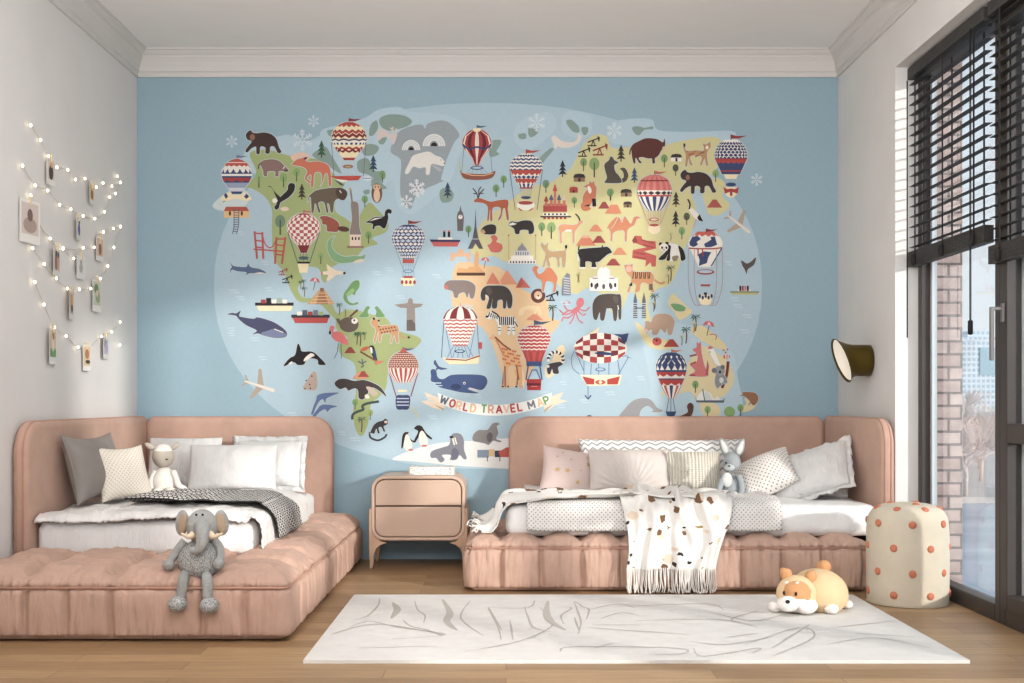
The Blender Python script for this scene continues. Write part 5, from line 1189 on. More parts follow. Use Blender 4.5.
def pillow(name, label, mat, w, h, t, loc, rot, cat='pillow', group=None, piping=None, flange=0, **k):
    """rot = (lean back, roll, yaw) in degrees; loc = centre"""
    vf = pillow_mesh(w, h, t, **k); R = Euler([math.radians(a) for a in (rot[0], rot[1], rot[2])], 'XYZ')
    if piping or flange:
        r = thing(name, label, cat, loc, group=group); r.rotation_euler = R
        o = build('pillow_cover', vf, mat, r); weld(o)
        n = 30; c = k.get('c', .05); pts = []
        def ed(a, b): return Vector((w / 2 * a * (1 - c * (1 - b * b)), 0, h / 2 * b * (1 - c * 1.2 * (1 - a * a))))
        T = [-1 + 2 * i / n for i in range(n)]
        pts = [ed(a, -1) for a in T] + [ed(1, a) for a in T] + [ed(-a, 1) for a in T] + [ed(-1, -a) for a in T]
        if piping: build('piping', tube(pts, .0045, 6, closed=True), piping, r)
        else:
            V, Fc = [], []
            m_ = len(pts)
            for i, p in enumerate(pts):
                d = p.normalized(); q = p + Vector((math.copysign(flange, p.x) if abs(p.x) > w * .42 else 0, .010 * math.sin(i * .9) + .006 * math.sin(i * 2.3), math.copysign(flange, p.z) if abs(p.z) > h * .40 else 0))
                V += [p * .985, (p + q) / 2 + Vector((0, .006 * math.sin(i * 1.3), 0)), q]
            for i in range(m_):
                a, b = i * 3, ((i + 1) % m_) * 3
                Fc += [[a, b, b + 1, a + 1], [a + 1, b + 1, b + 2, a + 2]]
            f_ = build('flange', (V, Fc), mat, r); solid(f_, .005)
        return r
    o = build(name, vf, mat, loc=loc); o.rotation_euler = R; weld(o); setp(o, label, cat, group)
    return o
def weld(o):
    bm = bmesh.new(); bm.from_mesh(o.data); bmesh.ops.remove_doubles(bm, verts=bm.verts, dist=1e-5); bmesh.ops.recalc_face_normals(bm, faces=bm.faces); bm.to_mesh(o.data); bm.free()

# left bed
pillow('pillow', 'dark grey velvet cushion leaning on the left bed side panel', GREYV, .46, .34, .16, (-2.02, -1.27, .622), (-15, 0, 80), c=.14, wr=.008, seed=1, piping=GREYV)
pillow('pillow', 'cream popcorn knit cushion in front of the dark grey cushion', CREAMD, .31, .29, .13, (-1.90, -1.22, .592), (-20, 0, 56), c=.13, seed=2)
pillow('pillow', 'long white pillow at the front of the left bed headboard, behind the lamb toy', SHEET, .49, .27, .17, (-1.525, -.48, .575), (-22, 0, 4), c=.03, seed=3, wr=.016)
pillow('pillow', 'white pillow with a wavy flange at the right end of the left bed headboard', SHEET2, .38, .27, .14, (-1.375, -.245, .585), (-14, 0, -3), c=.03, seed=4, flange=.03, wr=.014)
pillow('pillow', 'white pillow in the left corner behind the lamb toy, against the left bed headboard', SHEET2, .42, .30, .14, (-1.86, -.245, .590), (-14, 0, 2), c=.03, seed=5)
# right bed
def star_mesh(w, h, t, lean_pts):
    vf = pillow_mesh(w, h, t, c=.06, seed=6); nv = len(vf[1]); V, Fc, U = list(vf[0]), list(vf[1]), list(vf[2]); fm = [0] * nv
    for x, z, r, a0 in lean_pts:
        a = 2 * x / w; b = 2 * z / h
        th = t / 2 * (max(0, (1 - a * a) * (1 - b * b))) ** .45
        base = len(V)
        for k in range(10):
            rr = r if k % 2 == 0 else r * .42; an = a0 + k * PI / 5
            xx, zz = x + rr * math.sin(an), z + rr * math.cos(an); aa, bb = 2 * xx / w, 2 * zz / h
            th2 = t / 2 * (max(0, (1 - aa * aa) * (1 - bb * bb))) ** .45
            V.append(Vector((xx, -th2 - .007, zz))); U.append((0, 0))
        V.append(Vector((x, -th - .008, z))); U.append((0, 0))
        for k in range(10): Fc.append([base + 10, base + (k + 1) % 10, base + k]); fm.append(1)
    return (V, Fc, U), fm
rs = random.Random(3); stars = [(-.10, -.01, .018, 0), (-.045, -.012, .019, .3), (.075, .045, .021, .2), (.12, .0, .014, .5), (.03, .0, .008, 0), (-.03, .06, .009, .4), (-.11, .07, .009, 0), (.06, .09, .008, 0), (.12, .09, .009, .2), (-.08, .10, .008, .1), (.02, -.07, .015, .2), (.1, -.08, .016, 0)]
vf, fm = star_mesh(.38, .30, .15, stars)
o = build('pillow', vf, [PINK, GOLD], loc=(.385, -.33, .528), fm=fm); o.rotation_euler = [math.radians(a) for a in (-24, 9, 3)]
setp(o, 'pale pink cushion with gold stars at the left end of the right bed', 'pillow')
pillow('pillow', 'long white pillow with grey chevron stripes against the right bed headboard', CHEV, .96, .30, .15, (.90, -.225, .580), (-14, 0, 0), c=.035, seed=7)
pillow('pillow', 'taupe satin cushion with fan pleats in front of the chevron pillow', TAUPE, .46, .25, .15, (.69, -.445, .560), (-24, 0, 2), c=.05, seed=8, pleat=.006, n=60)
pillow('pillow', 'cream ribbed knit cushion between the pleated cushion and the rabbit toy', RIB, .36, .235, .13, (1.04, -.385, .552), (-22, 0, -3), c=.04, seed=9)
pillow('pillow', 'white dotted cushion tilted beside the rabbit toy on the right bed', DOTP, .33, .26, .18, (1.415, -.62, .545), (-44, -24, -14), c=.05, seed=10)
pillow('pillow', 'large white pillow with a wavy flange leaning on the right bed side panel', SHEET2, .44, .33, .18, (1.655, -.64, .550), (-46, -20, -30), c=.02, seed=11, flange=.028, wr=.018)
pillow('pillow', 'small white pillow lying under the large white pillow by the right side panel', SHEET, .20, .19, .14, (1.772, -.62, .495), (-50, 0, -20), c=.03, seed=12)
# ------------------------------------------------------------------ rug
RUGM = cloth('ivory_rug', (222, 219, 215), fine=260, st=.3); RUGL = cloth('taupe_rug_lines', (192, 186, 179))
def rug():
    x0, x1, y0, y1, h = -.735, 1.68, -2.776, -1.35, .012
    V, Fc = box(x0, x1, y0, y1, 0, h); V = [Vector(v) for v in V]; fm = [0] * 6; cnt = [0]
    def fl(px, py):
        d = (EYE - h) * F / (py - 400); return Vector(((px - 506) * d / F, d - 7, h + .0006))
    def line(pts, w0, w1):
        cnt[0] += 1
        P = [fl(a, b) + Vector((0, 0, .0004 + .00003 * cnt[0])) for a, b in spline(pts, 5)]; n = len(P); b0 = len(V)
        for i, p in enumerate(P):
            t = (P[min(i + 1, n - 1)] - P[max(i - 1, 0)]).normalized(); s = Vector((-t.y, t.x, 0))
            w = w0 + (w1 - w0) * math.sin(PI * i / (n - 1)) + .002 * noise.noise(Vector((i * .8, pts[0][0], 0)))
            w = max(.0015, w) / 2
            q = [Vector((min(max(v.x, x0 + .004), x1 - .004), min(max(v.y, y0 + .004), y1 - .004), v.z)) for v in (p + s * w, p - s * w)]
            V.extend(q)
        for i in range(n - 1): Fc.append([b0 + 2 * i, b0 + 2 * i + 1, b0 + 2 * i + 3, b0 + 2 * i + 2]); fm.append(1)
    A = lambda t: [(340 + float(q.split(',')[0]) / 3.413, 440 + float(q.split(',')[1]) / 3.413) for q in t.split()]
    B = lambda t: [(280 + float(q.split(',')[0]) / 1.4629, 580 + float(q.split(',')[1]) / 1.4629) for q in t.split()]
    for t in ("135,540 130,565 95,600 50,615", "255,550 265,580 290,600 285,625", "445,548 415,590 420,620 490,670", "505,573 520,600 540,640 550,683", "580,615 590,683", "30,640 100,620 200,640 360,665 180,680", "215,615 240,635 300,650 350,668",
              "630,570 640,600 660,640 720,655", "760,570 790,575 755,600 765,630", "800,550 830,570 850,580 840,615", "510,573 640,573 665,548", "800,605 815,650", "850,580 950,560 1010,575", "890,610 960,590 1020,600", "860,632 1024,632"): line(A(t), .003, .009)
    for t in ("180,555 195,580 175,610", "350,545 375,590 365,620 400,650", "710,550 705,590 720,620 770,650"): line(A(t), .008, .034)
    for t in ("75,80 140,65 240,80", "115,100 230,97", "270,105 350,90 400,65 380,40", "305,40 325,75", "430,32 440,60 436,80", "410,105 430,98 580,100 590,108 540,110", "605,100 620,112 700,100 690,108", "460,100 490,92", "720,112 780,85 760,70 680,95",
              "775,65 720,100", "810,70 900,60", "800,95 870,85 950,100", "490,40 620,35 650,45", "520,60 640,58 700,70", "620,45 690,60 740,50", "450,70 520,75 600,80", "650,85 700,78", "700,45 660,58 690,66", "840,78 930,84", "600,90 650,95 720,84"): line(B(t), .003, .008)
    for f in Fc[6:]:
        a, b, c = V[f[0]], V[f[1]], V[f[2]]
        if (b - a).cross(c - a).z < 0: f.reverse()
    o = build('rug', (V, Fc), [RUGM, RUGL], smooth=False, fm=fm)
    setp(o, 'ivory rug with thin grey abstract lines lying on the wooden floor', 'rug')
rug()

# ------------------------------------------------------------------ nightstand
NSM = plain('dusty_pink_lacquer', (206, 179, 160), .4, var=.02, vs=4); NSD = plain('drawer_gap_shade', (96, 74, 64), .7); NSL = plain('pale_oak_leg', (196, 164, 138), .5, var=.05, vs=20)
ns = thing('nightstand', 'dusty pink two drawer nightstand with rounded corners between the beds', 'nightstand', (-.5, -.2, 0))
s_ = .00566
def px2(a, b): return ((a - 506) * s_, EYE - (b - 400) * s_)
def rrect(x0, x1, z0, z1, rs, n=7):
    """rs = radii (bl, br, tr, tl), counter clockwise"""
    q = []
    for (cx, cz, a0), r in zip(((x0, z0, PI), (x1, z0, 1.5 * PI), (x1, z1, 0), (x0, z1, .5 * PI)), rs):
        ox = cx + (r if cx == x0 else -r); oz = cz + (r if cz == z0 else -r)
        if r < 1e-6: q.append((cx, cz)); continue
        for i in range(n + 1):
            a = a0 + PI / 2 * i / n; q.append((ox + r * math.cos(a), oz + r * math.sin(a)))
    return q
def prism(q, y0, y1):
    k = len(q); V = [Vector((a, y0, b)) for a, b in q] + [Vector((a, y1, b)) for a, b in q]
    return V, [list(range(k)), list(range(2 * k - 1, k - 1, -1))] + [[i, k + i, k + (i + 1) % k, (i + 1) % k] for i in range(k)]
X0, X1, Z0, Z1 = -.762, -.232, .158, .524
ro = rrect(X0, X1, Z0, Z1, (.075,) * 4); ri = rrect(X0 + .018, X1 - .018, Z0 + .018, Z1 - .018, (.06,) * 4); k = len(ro)
V = [Vector((a, -.40, b)) for a, b in ro] + [Vector((a, -.40, b)) for a, b in ri] + [Vector((a, -.02, b)) for a, b in ro] + [Vector((a, -.375, b)) for a, b in ri]
Fc = []
for i in range(k):
    j = (i + 1) % k; Fc += [[i, j, k + j, k + i], [i, 2 * k + i, 2 * k + j, j], [k + i, k + j, 3 * k + j, 3 * k + i]]
Fc += [[2 * k + i for i in range(k)], [3 * k + i for i in range(k)]]
c = build('cabinet_body', (V, Fc), NSM, None, False); flip_out(c); bevel(c, .006, 3, 50); under(c, ns)
xm0, xm1 = X0 + .023, X1 - .023; zmid = (Z0 + Z1) / 2 + .012
gap = build('drawer_gap_shade', prism(ri, -.376, -.372), NSD, None, False); flip_out(gap); under(gap, ns)  # dark sheet standing in for the shade between the drawers
for (za, zb, rs_) in ((zmid + .004, Z1 - .023, (0, 0, .055, .055)), (Z0 + .023, zmid - .004, (.055, .055, 0, 0))):
    d = build('drawer', prism(rrect(xm0, xm1, za, zb, rs_), -.396, -.374), NSM, None, False); flip_out(d); bevel(d, .004, 3, 50); under(d, ns)
legq = [px2(*q) for q in ((369, 509), (372.3, 509), (372.6, 528), (375, 536), (381, 541.5), (387, 543), (380, 545.5), (376, 549), (374, 555), (372.6, 568.5), (369.6, 568.5), (368.8, 545))]
for mir in (0, 1):
    for y0, y1 in ((-.395, -.36), (-.08, -.045)):
        q = [((X0 + X1) - a if mir else a, b) for a, b in legq]; q = [(a + (-.006 if mir else .006) * 0, max(b, 0)) for a, b in q]
        l = build('leg', prism(q, y0, y1), NSL, None, False); flip_out(l); bevel(l, .003, 2); under(l, ns)

def bookpaper():
    t = NT('book_cover'); n = t.noise(t.mapping(t.coord(), (60, 60, 120)), 1.2, 3)
    t.base(t.ramp(n, [(.52, lin((236, 232, 226))), (.6, lin((170, 164, 160)))])); t.set(Roughness=.6); return t.m
bk = thing('book', 'thick white patterned book lying on the nightstand', 'book', (-.425, -.22, .525))
build('book_cover', join(box(-.132, .128, -.08, .08, 0, .004), box(-.132, .128, -.08, .08, .040, .044), box(-.128, .128, -.082, -.078, 0, .044)), bookpaper(), bk, False)
build('pages', box(-.128, .124, -.078, .076, .004, .040), plain('pages', (232, 226, 214), .9), bk, False)
build('book_edge', box(-.134, -.126, -.083, .08, .001, .043), plain('tan_binding', (190, 168, 140), .6), bk, False)

# ------------------------------------------------------------------ pouf
pf_ = thing('pouf', 'cream cylindrical pouf with terracotta dots on the floor by the window', 'pouf', (1.896, -1.49, 0))
PR = .185; PH = .468
CRM_ = cloth('cream_boucle', (206, 196, 178), fine=240, st=.3); TERR = cloth('terracotta_felt', (196, 126, 100))
prof = [(.0, .002), (PR - .012, .002), (PR - .003, .006), (PR, .02), (PR + .002, .15), (PR + .002, .3), (PR - .002, .38), (PR - .012, .415), (PR - .035, .446), (PR - .075, .462), (PR - .12, PH), (0, PH + .002)]
o = build('pouf_body', lathe([(r, z) for r, z in spline(prof, 4)], 56, False), CRM_, pf_)
build('pouf_base', lathe([(0, 0), (PR - .004, 0), (PR - .002, .012)], 40, False), plain('pouf_base_brown', (120, 84, 66), .8), pf_)
def dot(ang, z, r_=PR + .001, tilt=0):
    M = Matrix.Rotation(ang, 4, 'Z') @ Matrix.Translation((r_, 0, z)) @ Matrix.Rotation(-tilt, 4, 'Y')
    build('dot', xf(ell((0, 0, 0), (.008, .018, .018), nu=14, nv=8), M), TERR, pf_)
A0 = math.radians(-90 - 19)
for row, (z, off) in enumerate(((.382, 0), (.272, .5), (.158, 0), (.056, .5))):
    for k in range(7): dot(A0 + math.radians(7 + 51.43 * (k + off)), z, PR + (.001 if z < .3 else -.001))
for k in range(7): dot(A0 + math.radians(7 + 51.43 * (k + .5)), .449, PR - .043, math.radians(62))
for k in range(3): dot(A0 + math.radians(30 + 120 * k), PH - .001, PR - .11, math.radians(85))

# ------------------------------------------------------------------ wall lamp
wl = thing('wall_lamp', 'olive brass trumpet wall lamp with a white glowing disc, on the right wall', 'wall lamp', (XR, -.62, 1.17))
BRASS = plain('dark_brass', (96, 80, 34), .38, .75, var=.05)
rings = []
for t_ in (0, .02, .2, .4, .55, .68, .78, .86, .93, .98, 1.0):
    f = max(0, (t_ - .45) / .55); cx = -.003 - .155 * t_; til = .34 * f ** .7
    r = .086 + .042 * f ** 2.2; rings.append((cx, 0, til, r if t_ > 0 else .080))
V, Fc = [], []; n = 40
for cx, cz, til, r in rings:
    for i in range(n):
        a = 2 * PI * i / n; s = r * math.sin(a)
        V.append(Vector((cx - s * math.sin(til), r * math.cos(a), cz + s * math.cos(til))))
for k in range(len(rings) - 1):
    for i in range(n): Fc.append([k * n + i, k * n + (i + 1) % n, (k + 1) * n + (i + 1) % n, (k + 1) * n + i])
Fc.append(list(range(n)))
o = build('lamp_shade', (V, Fc), BRASS, wl); flip_out(o); solid(o, .003, -1)
V2, F2 = [], []
for k_, (rr, dx) in enumerate(((.124, .004), (.11, .010), (.0, .014))):
    for i in range(n):
        a = 2 * PI * i / n; s = rr * math.sin(a); V2.append(Vector((-.158 + dx - s * math.sin(.34), rr * math.cos(a), s * math.cos(.34))))
for k in range(2):
    for i in range(n): F2.append([k * n + i, k * n + (i + 1) % n, (k + 1) * n + (i + 1) % n, (k + 1) * n + i])
build('diffuser', (V2, F2), emit('lamp_diffuser', (246, 236, 220), .35), wl)

# ------------------------------------------------------------------ string lights and photos on the left wall
def wallp(px, py, off=.012):
    d = (XL + off) * F / (px - 506); return Vector((XL + off, d - 7, EYE - (py - 400) * d / F))
A_ = lambda q: (20 + q[0] / 4.875, 115 + q[1] / 4.875); B_ = lambda q: (20 + q[0] / 4.875, 240 + q[1] / 4.875)
sl = thing('string_lights', 'warm fairy light string swagged in rows across the left wall', 'string lights', (XL, -1.0, 1.6))
WIRE = plain('silver_wire', (196, 190, 182), .5); BULB = emit('fairy_bulb', (255, 236, 200), 6.0)
SA = [[(52, 50), (100, 122), (138, 200), (180, 255), (233, 267), (270, 315), (317, 310), (372, 352), (405, 332), (448, 347), (490, 328), (475, 298)], [(12, 247), (75, 343), (135, 368), (193, 438), (248, 460), (308, 492), (365, 505), (412, 472), (437, 400), (465, 383), (490, 328)],
      [(52, 393), (92, 525), (147, 602), (210, 652), (308, 650), (362, 645), (407, 570), (455, 553), (490, 545)]]
SB = [[(62, 40), (118, 117), (177, 187), (232, 237), (290, 240), (345, 237), (392, 188), (428, 127), (458, 36), (490, -67)], [(72, 205), (117, 315), (167, 425), (225, 468), (283, 523), (340, 523), (397, 470), (448, 447), (488, 400)], [(210, 40), (262, 90), (308, 38)]]
pts_all = {}
for fn, strands in ((A_, SA), (B_, SB)):
    for st in strands:
        P = [fn(q) for q in st]; w = [tuple(wallp(*q)) for q in P]
        under(build('wire', tube(spline(w, 5), .0016, 5), WIRE), sl)
        for q in P: pts_all[(round(q[0]), round(q[1]))] = q
for q in [B_((487, 512)), B_((62, 40))]: pts_all[(round(q[0]), round(q[1]))] = q
for q in pts_all.values():
    p = wallp(q[0], q[1], .016)
    under(build('bulb', ell(p, (.006, .006, .0075), nu=10, nv=6), BULB), sl)

def print_mat():
    t = NT('photo_print'); at = t.new('ShaderNodeAttribute', attribute_name='Col'); t.base(at.outputs['Color']); t.set(Roughness=.35); return t.m
PRN = print_mat(); PEG = plain('clothespin_wood', (222, 204, 172), .7)
def photo(px, py, w, h, label, bg, blobs, tw=0, roll=0):
    c = wallp(px, py, .02); r = thing('photo_print', label, 'photo', c, (0, math.radians(roll), math.radians(tw)), 'photo prints clipped to the string lights')
    V, Fc, C = [], [], []
    def add(q, col, off):
        n0 = len(V); V.extend([Vector((off, a, b)) for a, b in q]); Fc.append(list(range(n0, n0 + len(q)))); C.append(lin(col))
    x0, x1, z0, z1 = -w / 2, w / 2, -h, 0
    vb, fb = box(-.0008, .0, x0, x1, z0, z1)
    for f in fb: Fc.append(list(f)); C.append(lin((226, 222, 216)))
    V.extend([Vector(v) for v in vb])
    m0 = w * .09; iz0, iz1 = z0 + h * .2, z1 - w * .09
    R_ = lambda a0, b0, a1, b1: [(x0 + m0 + (x1 - x0 - 2 * m0) * a0, iz0 + (iz1 - iz0) * b0), (x0 + m0 + (x1 - x0 - 2 * m0) * a1, iz0 + (iz1 - iz0) * b0), (x0 + m0 + (x1 - x0 - 2 * m0) * a1, iz0 + (iz1 - iz0) * b1), (x0 + m0 + (x1 - x0 - 2 * m0) * a0, iz0 + (iz1 - iz0) * b1)]
    add(R_(0, 0, 1, 1), bg, .0004)
    for i, (cx, cz, rx, rz, col) in enumerate(blobs):
        q = [(x0 + m0 + (w - 2 * m0) * min(1, max(0, cx + rx * math.cos(2 * PI * k / 18))), iz0 + (iz1 - iz0) * min(1, max(0, cz + rz * math.sin(2 * PI * k / 18)))) for k in range(18)]
        add(q, col, .0007 + .0002 * i)
    me = bpy.data.meshes.new('print'); me.from_pydata([tuple(v) for v in V], [], Fc); ca = me.color_attributes.new('Col', 'FLOAT_COLOR', 'CORNER')
    for p, cc in zip(me.polygons, C):
        for li in p.loop_indices: ca.data[li].color = cc
    me.materials.append(PRN); o = bpy.data.objects.new('print', me); COL.objects.link(o); o.parent = r
    build('clothespin', join(box(.0012, .006, -.004, .004, -.022, .018), box(-.006, -.0012, -.004, .004, -.022, .018)), PEG, r, False)
SK = (214, 164, 130)
PH_ = [(51, 158, .085, .13, 'photo of a dark haired figure clipped at the top of the wall', (206, 196, 186), [(.5, .35, .3, .4, (70, 58, 60)), (.55, .75, .18, .16, SK)]),
       (92, 184, .085, .105, 'photo with a warm golden scene clipped on the top strand, near the corner', (214, 180, 110), [(.5, .4, .35, .35, (150, 96, 50)), (.5, .78, .2, .15, (240, 210, 150))]),
       (30, 200, .17, .20, 'large landscape photo in beige tones, hung furthest left', (206, 192, 184), [(.5, .3, .4, .25, (170, 150, 140)), (.5, .62, .16, .2, (120, 98, 92))]),
       (79, 217, .10, .12, 'photo of a figure in a blue outfit on the second strand', (222, 218, 212), [(.5, .35, .28, .34, (60, 70, 150)), (.55, .78, .16, .15, (90, 66, 56))]),
       (100, 237, .09, .13, 'photo in brown and peach tones hung below the second strand, near the corner', (216, 186, 156), [(.5, .4, .25, .35, (150, 100, 76)), (.5, .8, .2, .12, (232, 200, 170))]),
       (57, 247, .125, .145, 'photo of two dark haired figures hugging on the third strand', (216, 206, 198), [(.33, .4, .22, .4, (150, 90, 80)), (.68, .4, .22, .38, (206, 160, 140)), (.33, .78, .15, .15, (60, 44, 42)), (.68, .76, .15, .15, (74, 52, 46))]),
       (81, 256, .10, .12, 'pale sketch like photo in the middle of the third strand', (220, 218, 214), [(.5, .4, .25, .3, (176, 172, 170)), (.5, .75, .14, .12, (160, 150, 148))]),
       (71.5, 290, .11, .15, 'photo with an orange and black subject on the fourth strand', (214, 190, 160), [(.5, .55, .36, .34, (206, 150, 96)), (.6, .25, .25, .18, (60, 50, 48))]),
       (97, 280, .10, .17, 'photo of green foliage on the fourth strand, near the corner', (196, 200, 178), [(.4, .7, .3, .2, (120, 140, 96)), (.6, .35, .3, .25, (150, 160, 120)), (.5, .5, .15, .15, (226, 200, 190))]),
       (53, 328, .115, .175, 'photo of a person on green grass on the bottom strand', (206, 176, 140), [(.5, .15, .6, .2, (110, 150, 76)), (.5, .5, .25, .3, (226, 206, 190)), (.55, .78, .16, .14, (160, 96, 60))]),
       (87, 345, .085, .135, 'photo in cream and brown tones at the lowest point of the bottom strand', (216, 190, 156), [(.5, .6, .3, .25, (170, 120, 80)), (.6, .2, .35, .1, (60, 48, 44))]),
       (106, 336, .12, .125, 'photo of lilac blossom on the bottom strand, near the corner', (196, 190, 206), [(.3, .6, .25, .25, (160, 150, 180)), (.7, .4, .25, .25, (186, 160, 190)), (.5, .75, .2, .15, (140, 150, 130))])]
for i, (a, b, w, h, lb, bg, bl) in enumerate(PH_): photo(a, b, w, h, lb, bg, bl, tw=(-6, 5, -9, 7, -5, 6, -4, 9, -7, 5, -8, 6)[i], roll=0)

# ------------------------------------------------------------------ soft toys
def toy(name, label, loc): return thing(name, label, 'soft toy', loc)
def tpart(name, vf, mat, root):
    o = build(name, vf, mat)
    head = next((c for c in root.children if c.name.startswith('head')), None)
    ears = [c for c in root.children if c.name.split('.')[0] == 'ear']
    if name in ('eye', 'nose', 'muzzle', 'brow_spot', 'cheek') and head: o.parent = head      # part coordinates equal world coordinates
    elif name == 'ear_lining' and ears: o.parent = max(ears, key=lambda c: c.name)
    else: under(o, root)
    return o
BLACK = plain('toy_eye_black', (24, 22, 24), .25)
def melange():
    t = NT('grey_melange_knit'); n = t.noise(t.coord(), 210, 2, .7)
    t.base(t.ramp(n, [(.38, lin((120, 122, 124))), (.5, lin((176, 176, 174))), (.62, lin((206, 205, 202)))])); t.set(Roughness=.95); t.bump(n, .9, .006); return t.m
MEL = melange(); PLUSH = cloth('pale_grey_plush', (168, 168, 166), .1, fine=160, st=1.0); TAN = cloth('tan_ear_lining', (176, 156, 134)); IVO = cloth('ivory_felt', (226, 208, 184))
D0 = 4.645
def E(cx, cy, dy=0.0):
    """point on the elephant from its enlarged photo crop"""
    px, py = 149 + cx / 5.69, 500 + cy / 5.69; return W(px, py, D0 + dy)
K_ = D0 / F / 5.69
el_ = toy('elephant_plush', 'grey plush elephant sitting on the front edge of the left bed', E(295, 448))
def bodyf(p): return (p.x * (1 - .16 * max(0, p.z)), p.y, p.z)
bd = tpart('body', ell(E(295, 335, .035), (132 * K_, .085, 118 * K_), fn=bodyf, nu=32, nv=20), MEL, el_)
hd = tpart('head', ell(E(302, 152, .02), (88 * K_, .066, 100 * K_), nu=28, nv=18), PLUSH, el_)
tp = [E(302, 150, -.03), E(304, 190, -.062), E(303, 235, -.075), E(290, 270, -.078), E(268, 287, -.078), E(240, 285, -.076)]
tpart('trunk', tube(spline([tuple(p) for p in tp], 5), [.034 - .0205 * (i / 25) ** .8 for i in range(26)], 14), PLUSH, el_)
for sx, cx in ((-1, 188), (1, 412)):
    ear = tpart('ear', ell(E(cx, 130, .035), (42 * K_, .014, 74 * K_), rot=(0, math.radians(-6 * sx), math.radians(18 * sx)), nu=22, nv=14), PLUSH, el_)
    li = tpart('ear_lining', ell(E(cx - 4 * sx, 135, .025), (30 * K_, .010, 60 * K_), rot=(0, math.radians(-6 * sx), math.radians(18 * sx))), TAN, ear)
    tk = tube(spline([tuple(E(300 + sx * 48, 196, -.045)), tuple(E(300 + sx * 75, 208, -.058)), tuple(E(300 + sx * 118, 190, -.072))], 5), [.0165 - .013 * (i / 10) for i in range(11)], 12)
    tpart('tusk', tk, IVO, el_)
    tpart('eye', ell(E(287 + sx * 18, 84, -.040), .0048, nu=10, nv=8), BLACK, el_)
aL = [E(205, 235, .03), E(165, 285, .015), E(130, 335, .0), E(112, 368, -.012)]
aR = [E(372, 232, .03), E(402, 275, .01), E(405, 320, -.012), E(394, 362, -.03)]
for a in (aL, aR):
    tpart('arm', join(tube(spline([tuple(p) for p in a], 4), [.0185] * 5 + [.017] * 4 + [.016] * 4, 12), ell(a[-1], (.0245, .022, .0235), nu=16, nv=10)), PLUSH, el_)
for q in (((208, 418, 0.0), (196, 450, -.055), (188, 505, -.066), (178, 560, -.066), (162, 592, -.078)), ((322, 418, 0.0), (330, 450, -.055), (333, 505, -.066), (334, 560, -.066), (343, 600, -.078))):
    p = [E(*a) for a in q]
    tpart('leg', tube(spline([tuple(a) for a in p[:-1]], 4), .0205, 12), PLUSH, el_); tpart('foot', ell(p[-1], (.037, .038, .032), nu=18, nv=12), MEL, el_)

# shiba plush on the rug
D1 = 5.16
def S(cx, cy, dy=0.0):
    return W(750 + cx / 8.533, 540 + cy / 8.533, D1 + dy)
KS = D1 / F / 8.533
ORG = cloth('golden_plush', (224, 196, 158), fine=300, st=.2); ORD = cloth('ginger_plush', (202, 154, 112), fine=300, st=.2); WPL = cloth('white_plush', (238, 232, 226), fine=300, st=.2); DBR = plain('dark_brown_eye', (48, 28, 22), .2)
sh = toy('dog_plush', 'golden plush dog with a white muzzle lying on the rug', S(500, 628))
sh.location.z = .0125
tpart('body', ell(S(585, 445, .10), (232 * KS, .15, 205 * KS), rot=(0, 0, math.radians(18)), nu=32, nv=20, fn=lambda p: (p.x, p.y, max(p.z, -.9))), ORG, sh)
hv = ell(S(395, 460, .0), (168 * KS, .085, 160 * KS), nu=80, nv=56, fn=lambda p: (p.x, p.y, max(p.z, -.92)))
hd = build('head', hv, [ORD, WPL, ORG]); under(hd, sh)
c0 = S(395, 460, 0)
for p in hd.data.polygons:
    q = p.center - c0
    p.material_index = 1 if (q.z < -18 * KS - .12 * abs(q.x)) and q.y < .06 else (0 if q.y < .0 and ((q.x + 20 * KS) / (112 * KS)) ** 2 + ((q.z - 30 * KS) / (98 * KS)) ** 2 < 1 else 2)
tpart('cheek', ell(S(470, 560, -.035), (105 * KS, .055, 70 * KS), nu=22, nv=14, fn=lambda p: (p.x, p.y, max(p.z, -.95))), WPL, sh)
tpart('muzzle', ell(S(322, 545, -.082), (92 * KS, .042, 66 * KS), nu=22, nv=14), WPL, sh)
tpart('nose', ell(S(322, 527, -.122), (20 * KS, .010, 16 * KS), nu=12, nv=8), BLACK, sh)
for cx, cy, dy in ((290, 452, -.069), (392, 460, -.083)): tpart('eye', ell(S(cx, cy, dy), (12 * KS, .006, 18 * KS), nu=12, nv=8), DBR, sh)
for cx, cy, dy in ((312, 362, -.052), (402, 366, -.058)): tpart('brow_spot', ell(S(cx, cy, dy), (17 * KS, .006, 11 * KS), rot=(0, -.4, 0), nu=12, nv=8), WPL, sh)
for cx, cy, rot in ((302, 285, -.7), (520, 308, .5)): tpart('ear', ell(S(cx, cy, .02), (54 * KS, .022, 58 * KS), rot=(-.3, rot, 0), nu=18, nv=12, fn=lambda p: (p.x * (1 - .45 * max(0, p.z)), p.y, p.z)), ORD, sh)
tpart('tail', ell(S(630, 228, .13), (62 * KS, .034, 60 * KS), nu=18, nv=12), ORD, sh); tpart('tail_root', tube([S(630, 250, .14), S(625, 300, .13)], .022, 12), ORD, sh)
for cx, cy, rx, ry, rz, dy in ((205, 545, 50, .045, 44, .02), (690, 596, 62, .05, 46, -.02), (812, 522, 62, .055, 40, .12)): 
    p = S(cx, cy, dy); p.z = .0125 + rz * KS
    tpart('paw', ell(p, (rx * KS, ry, rz * KS), nu=18, nv=12), WPL, sh)

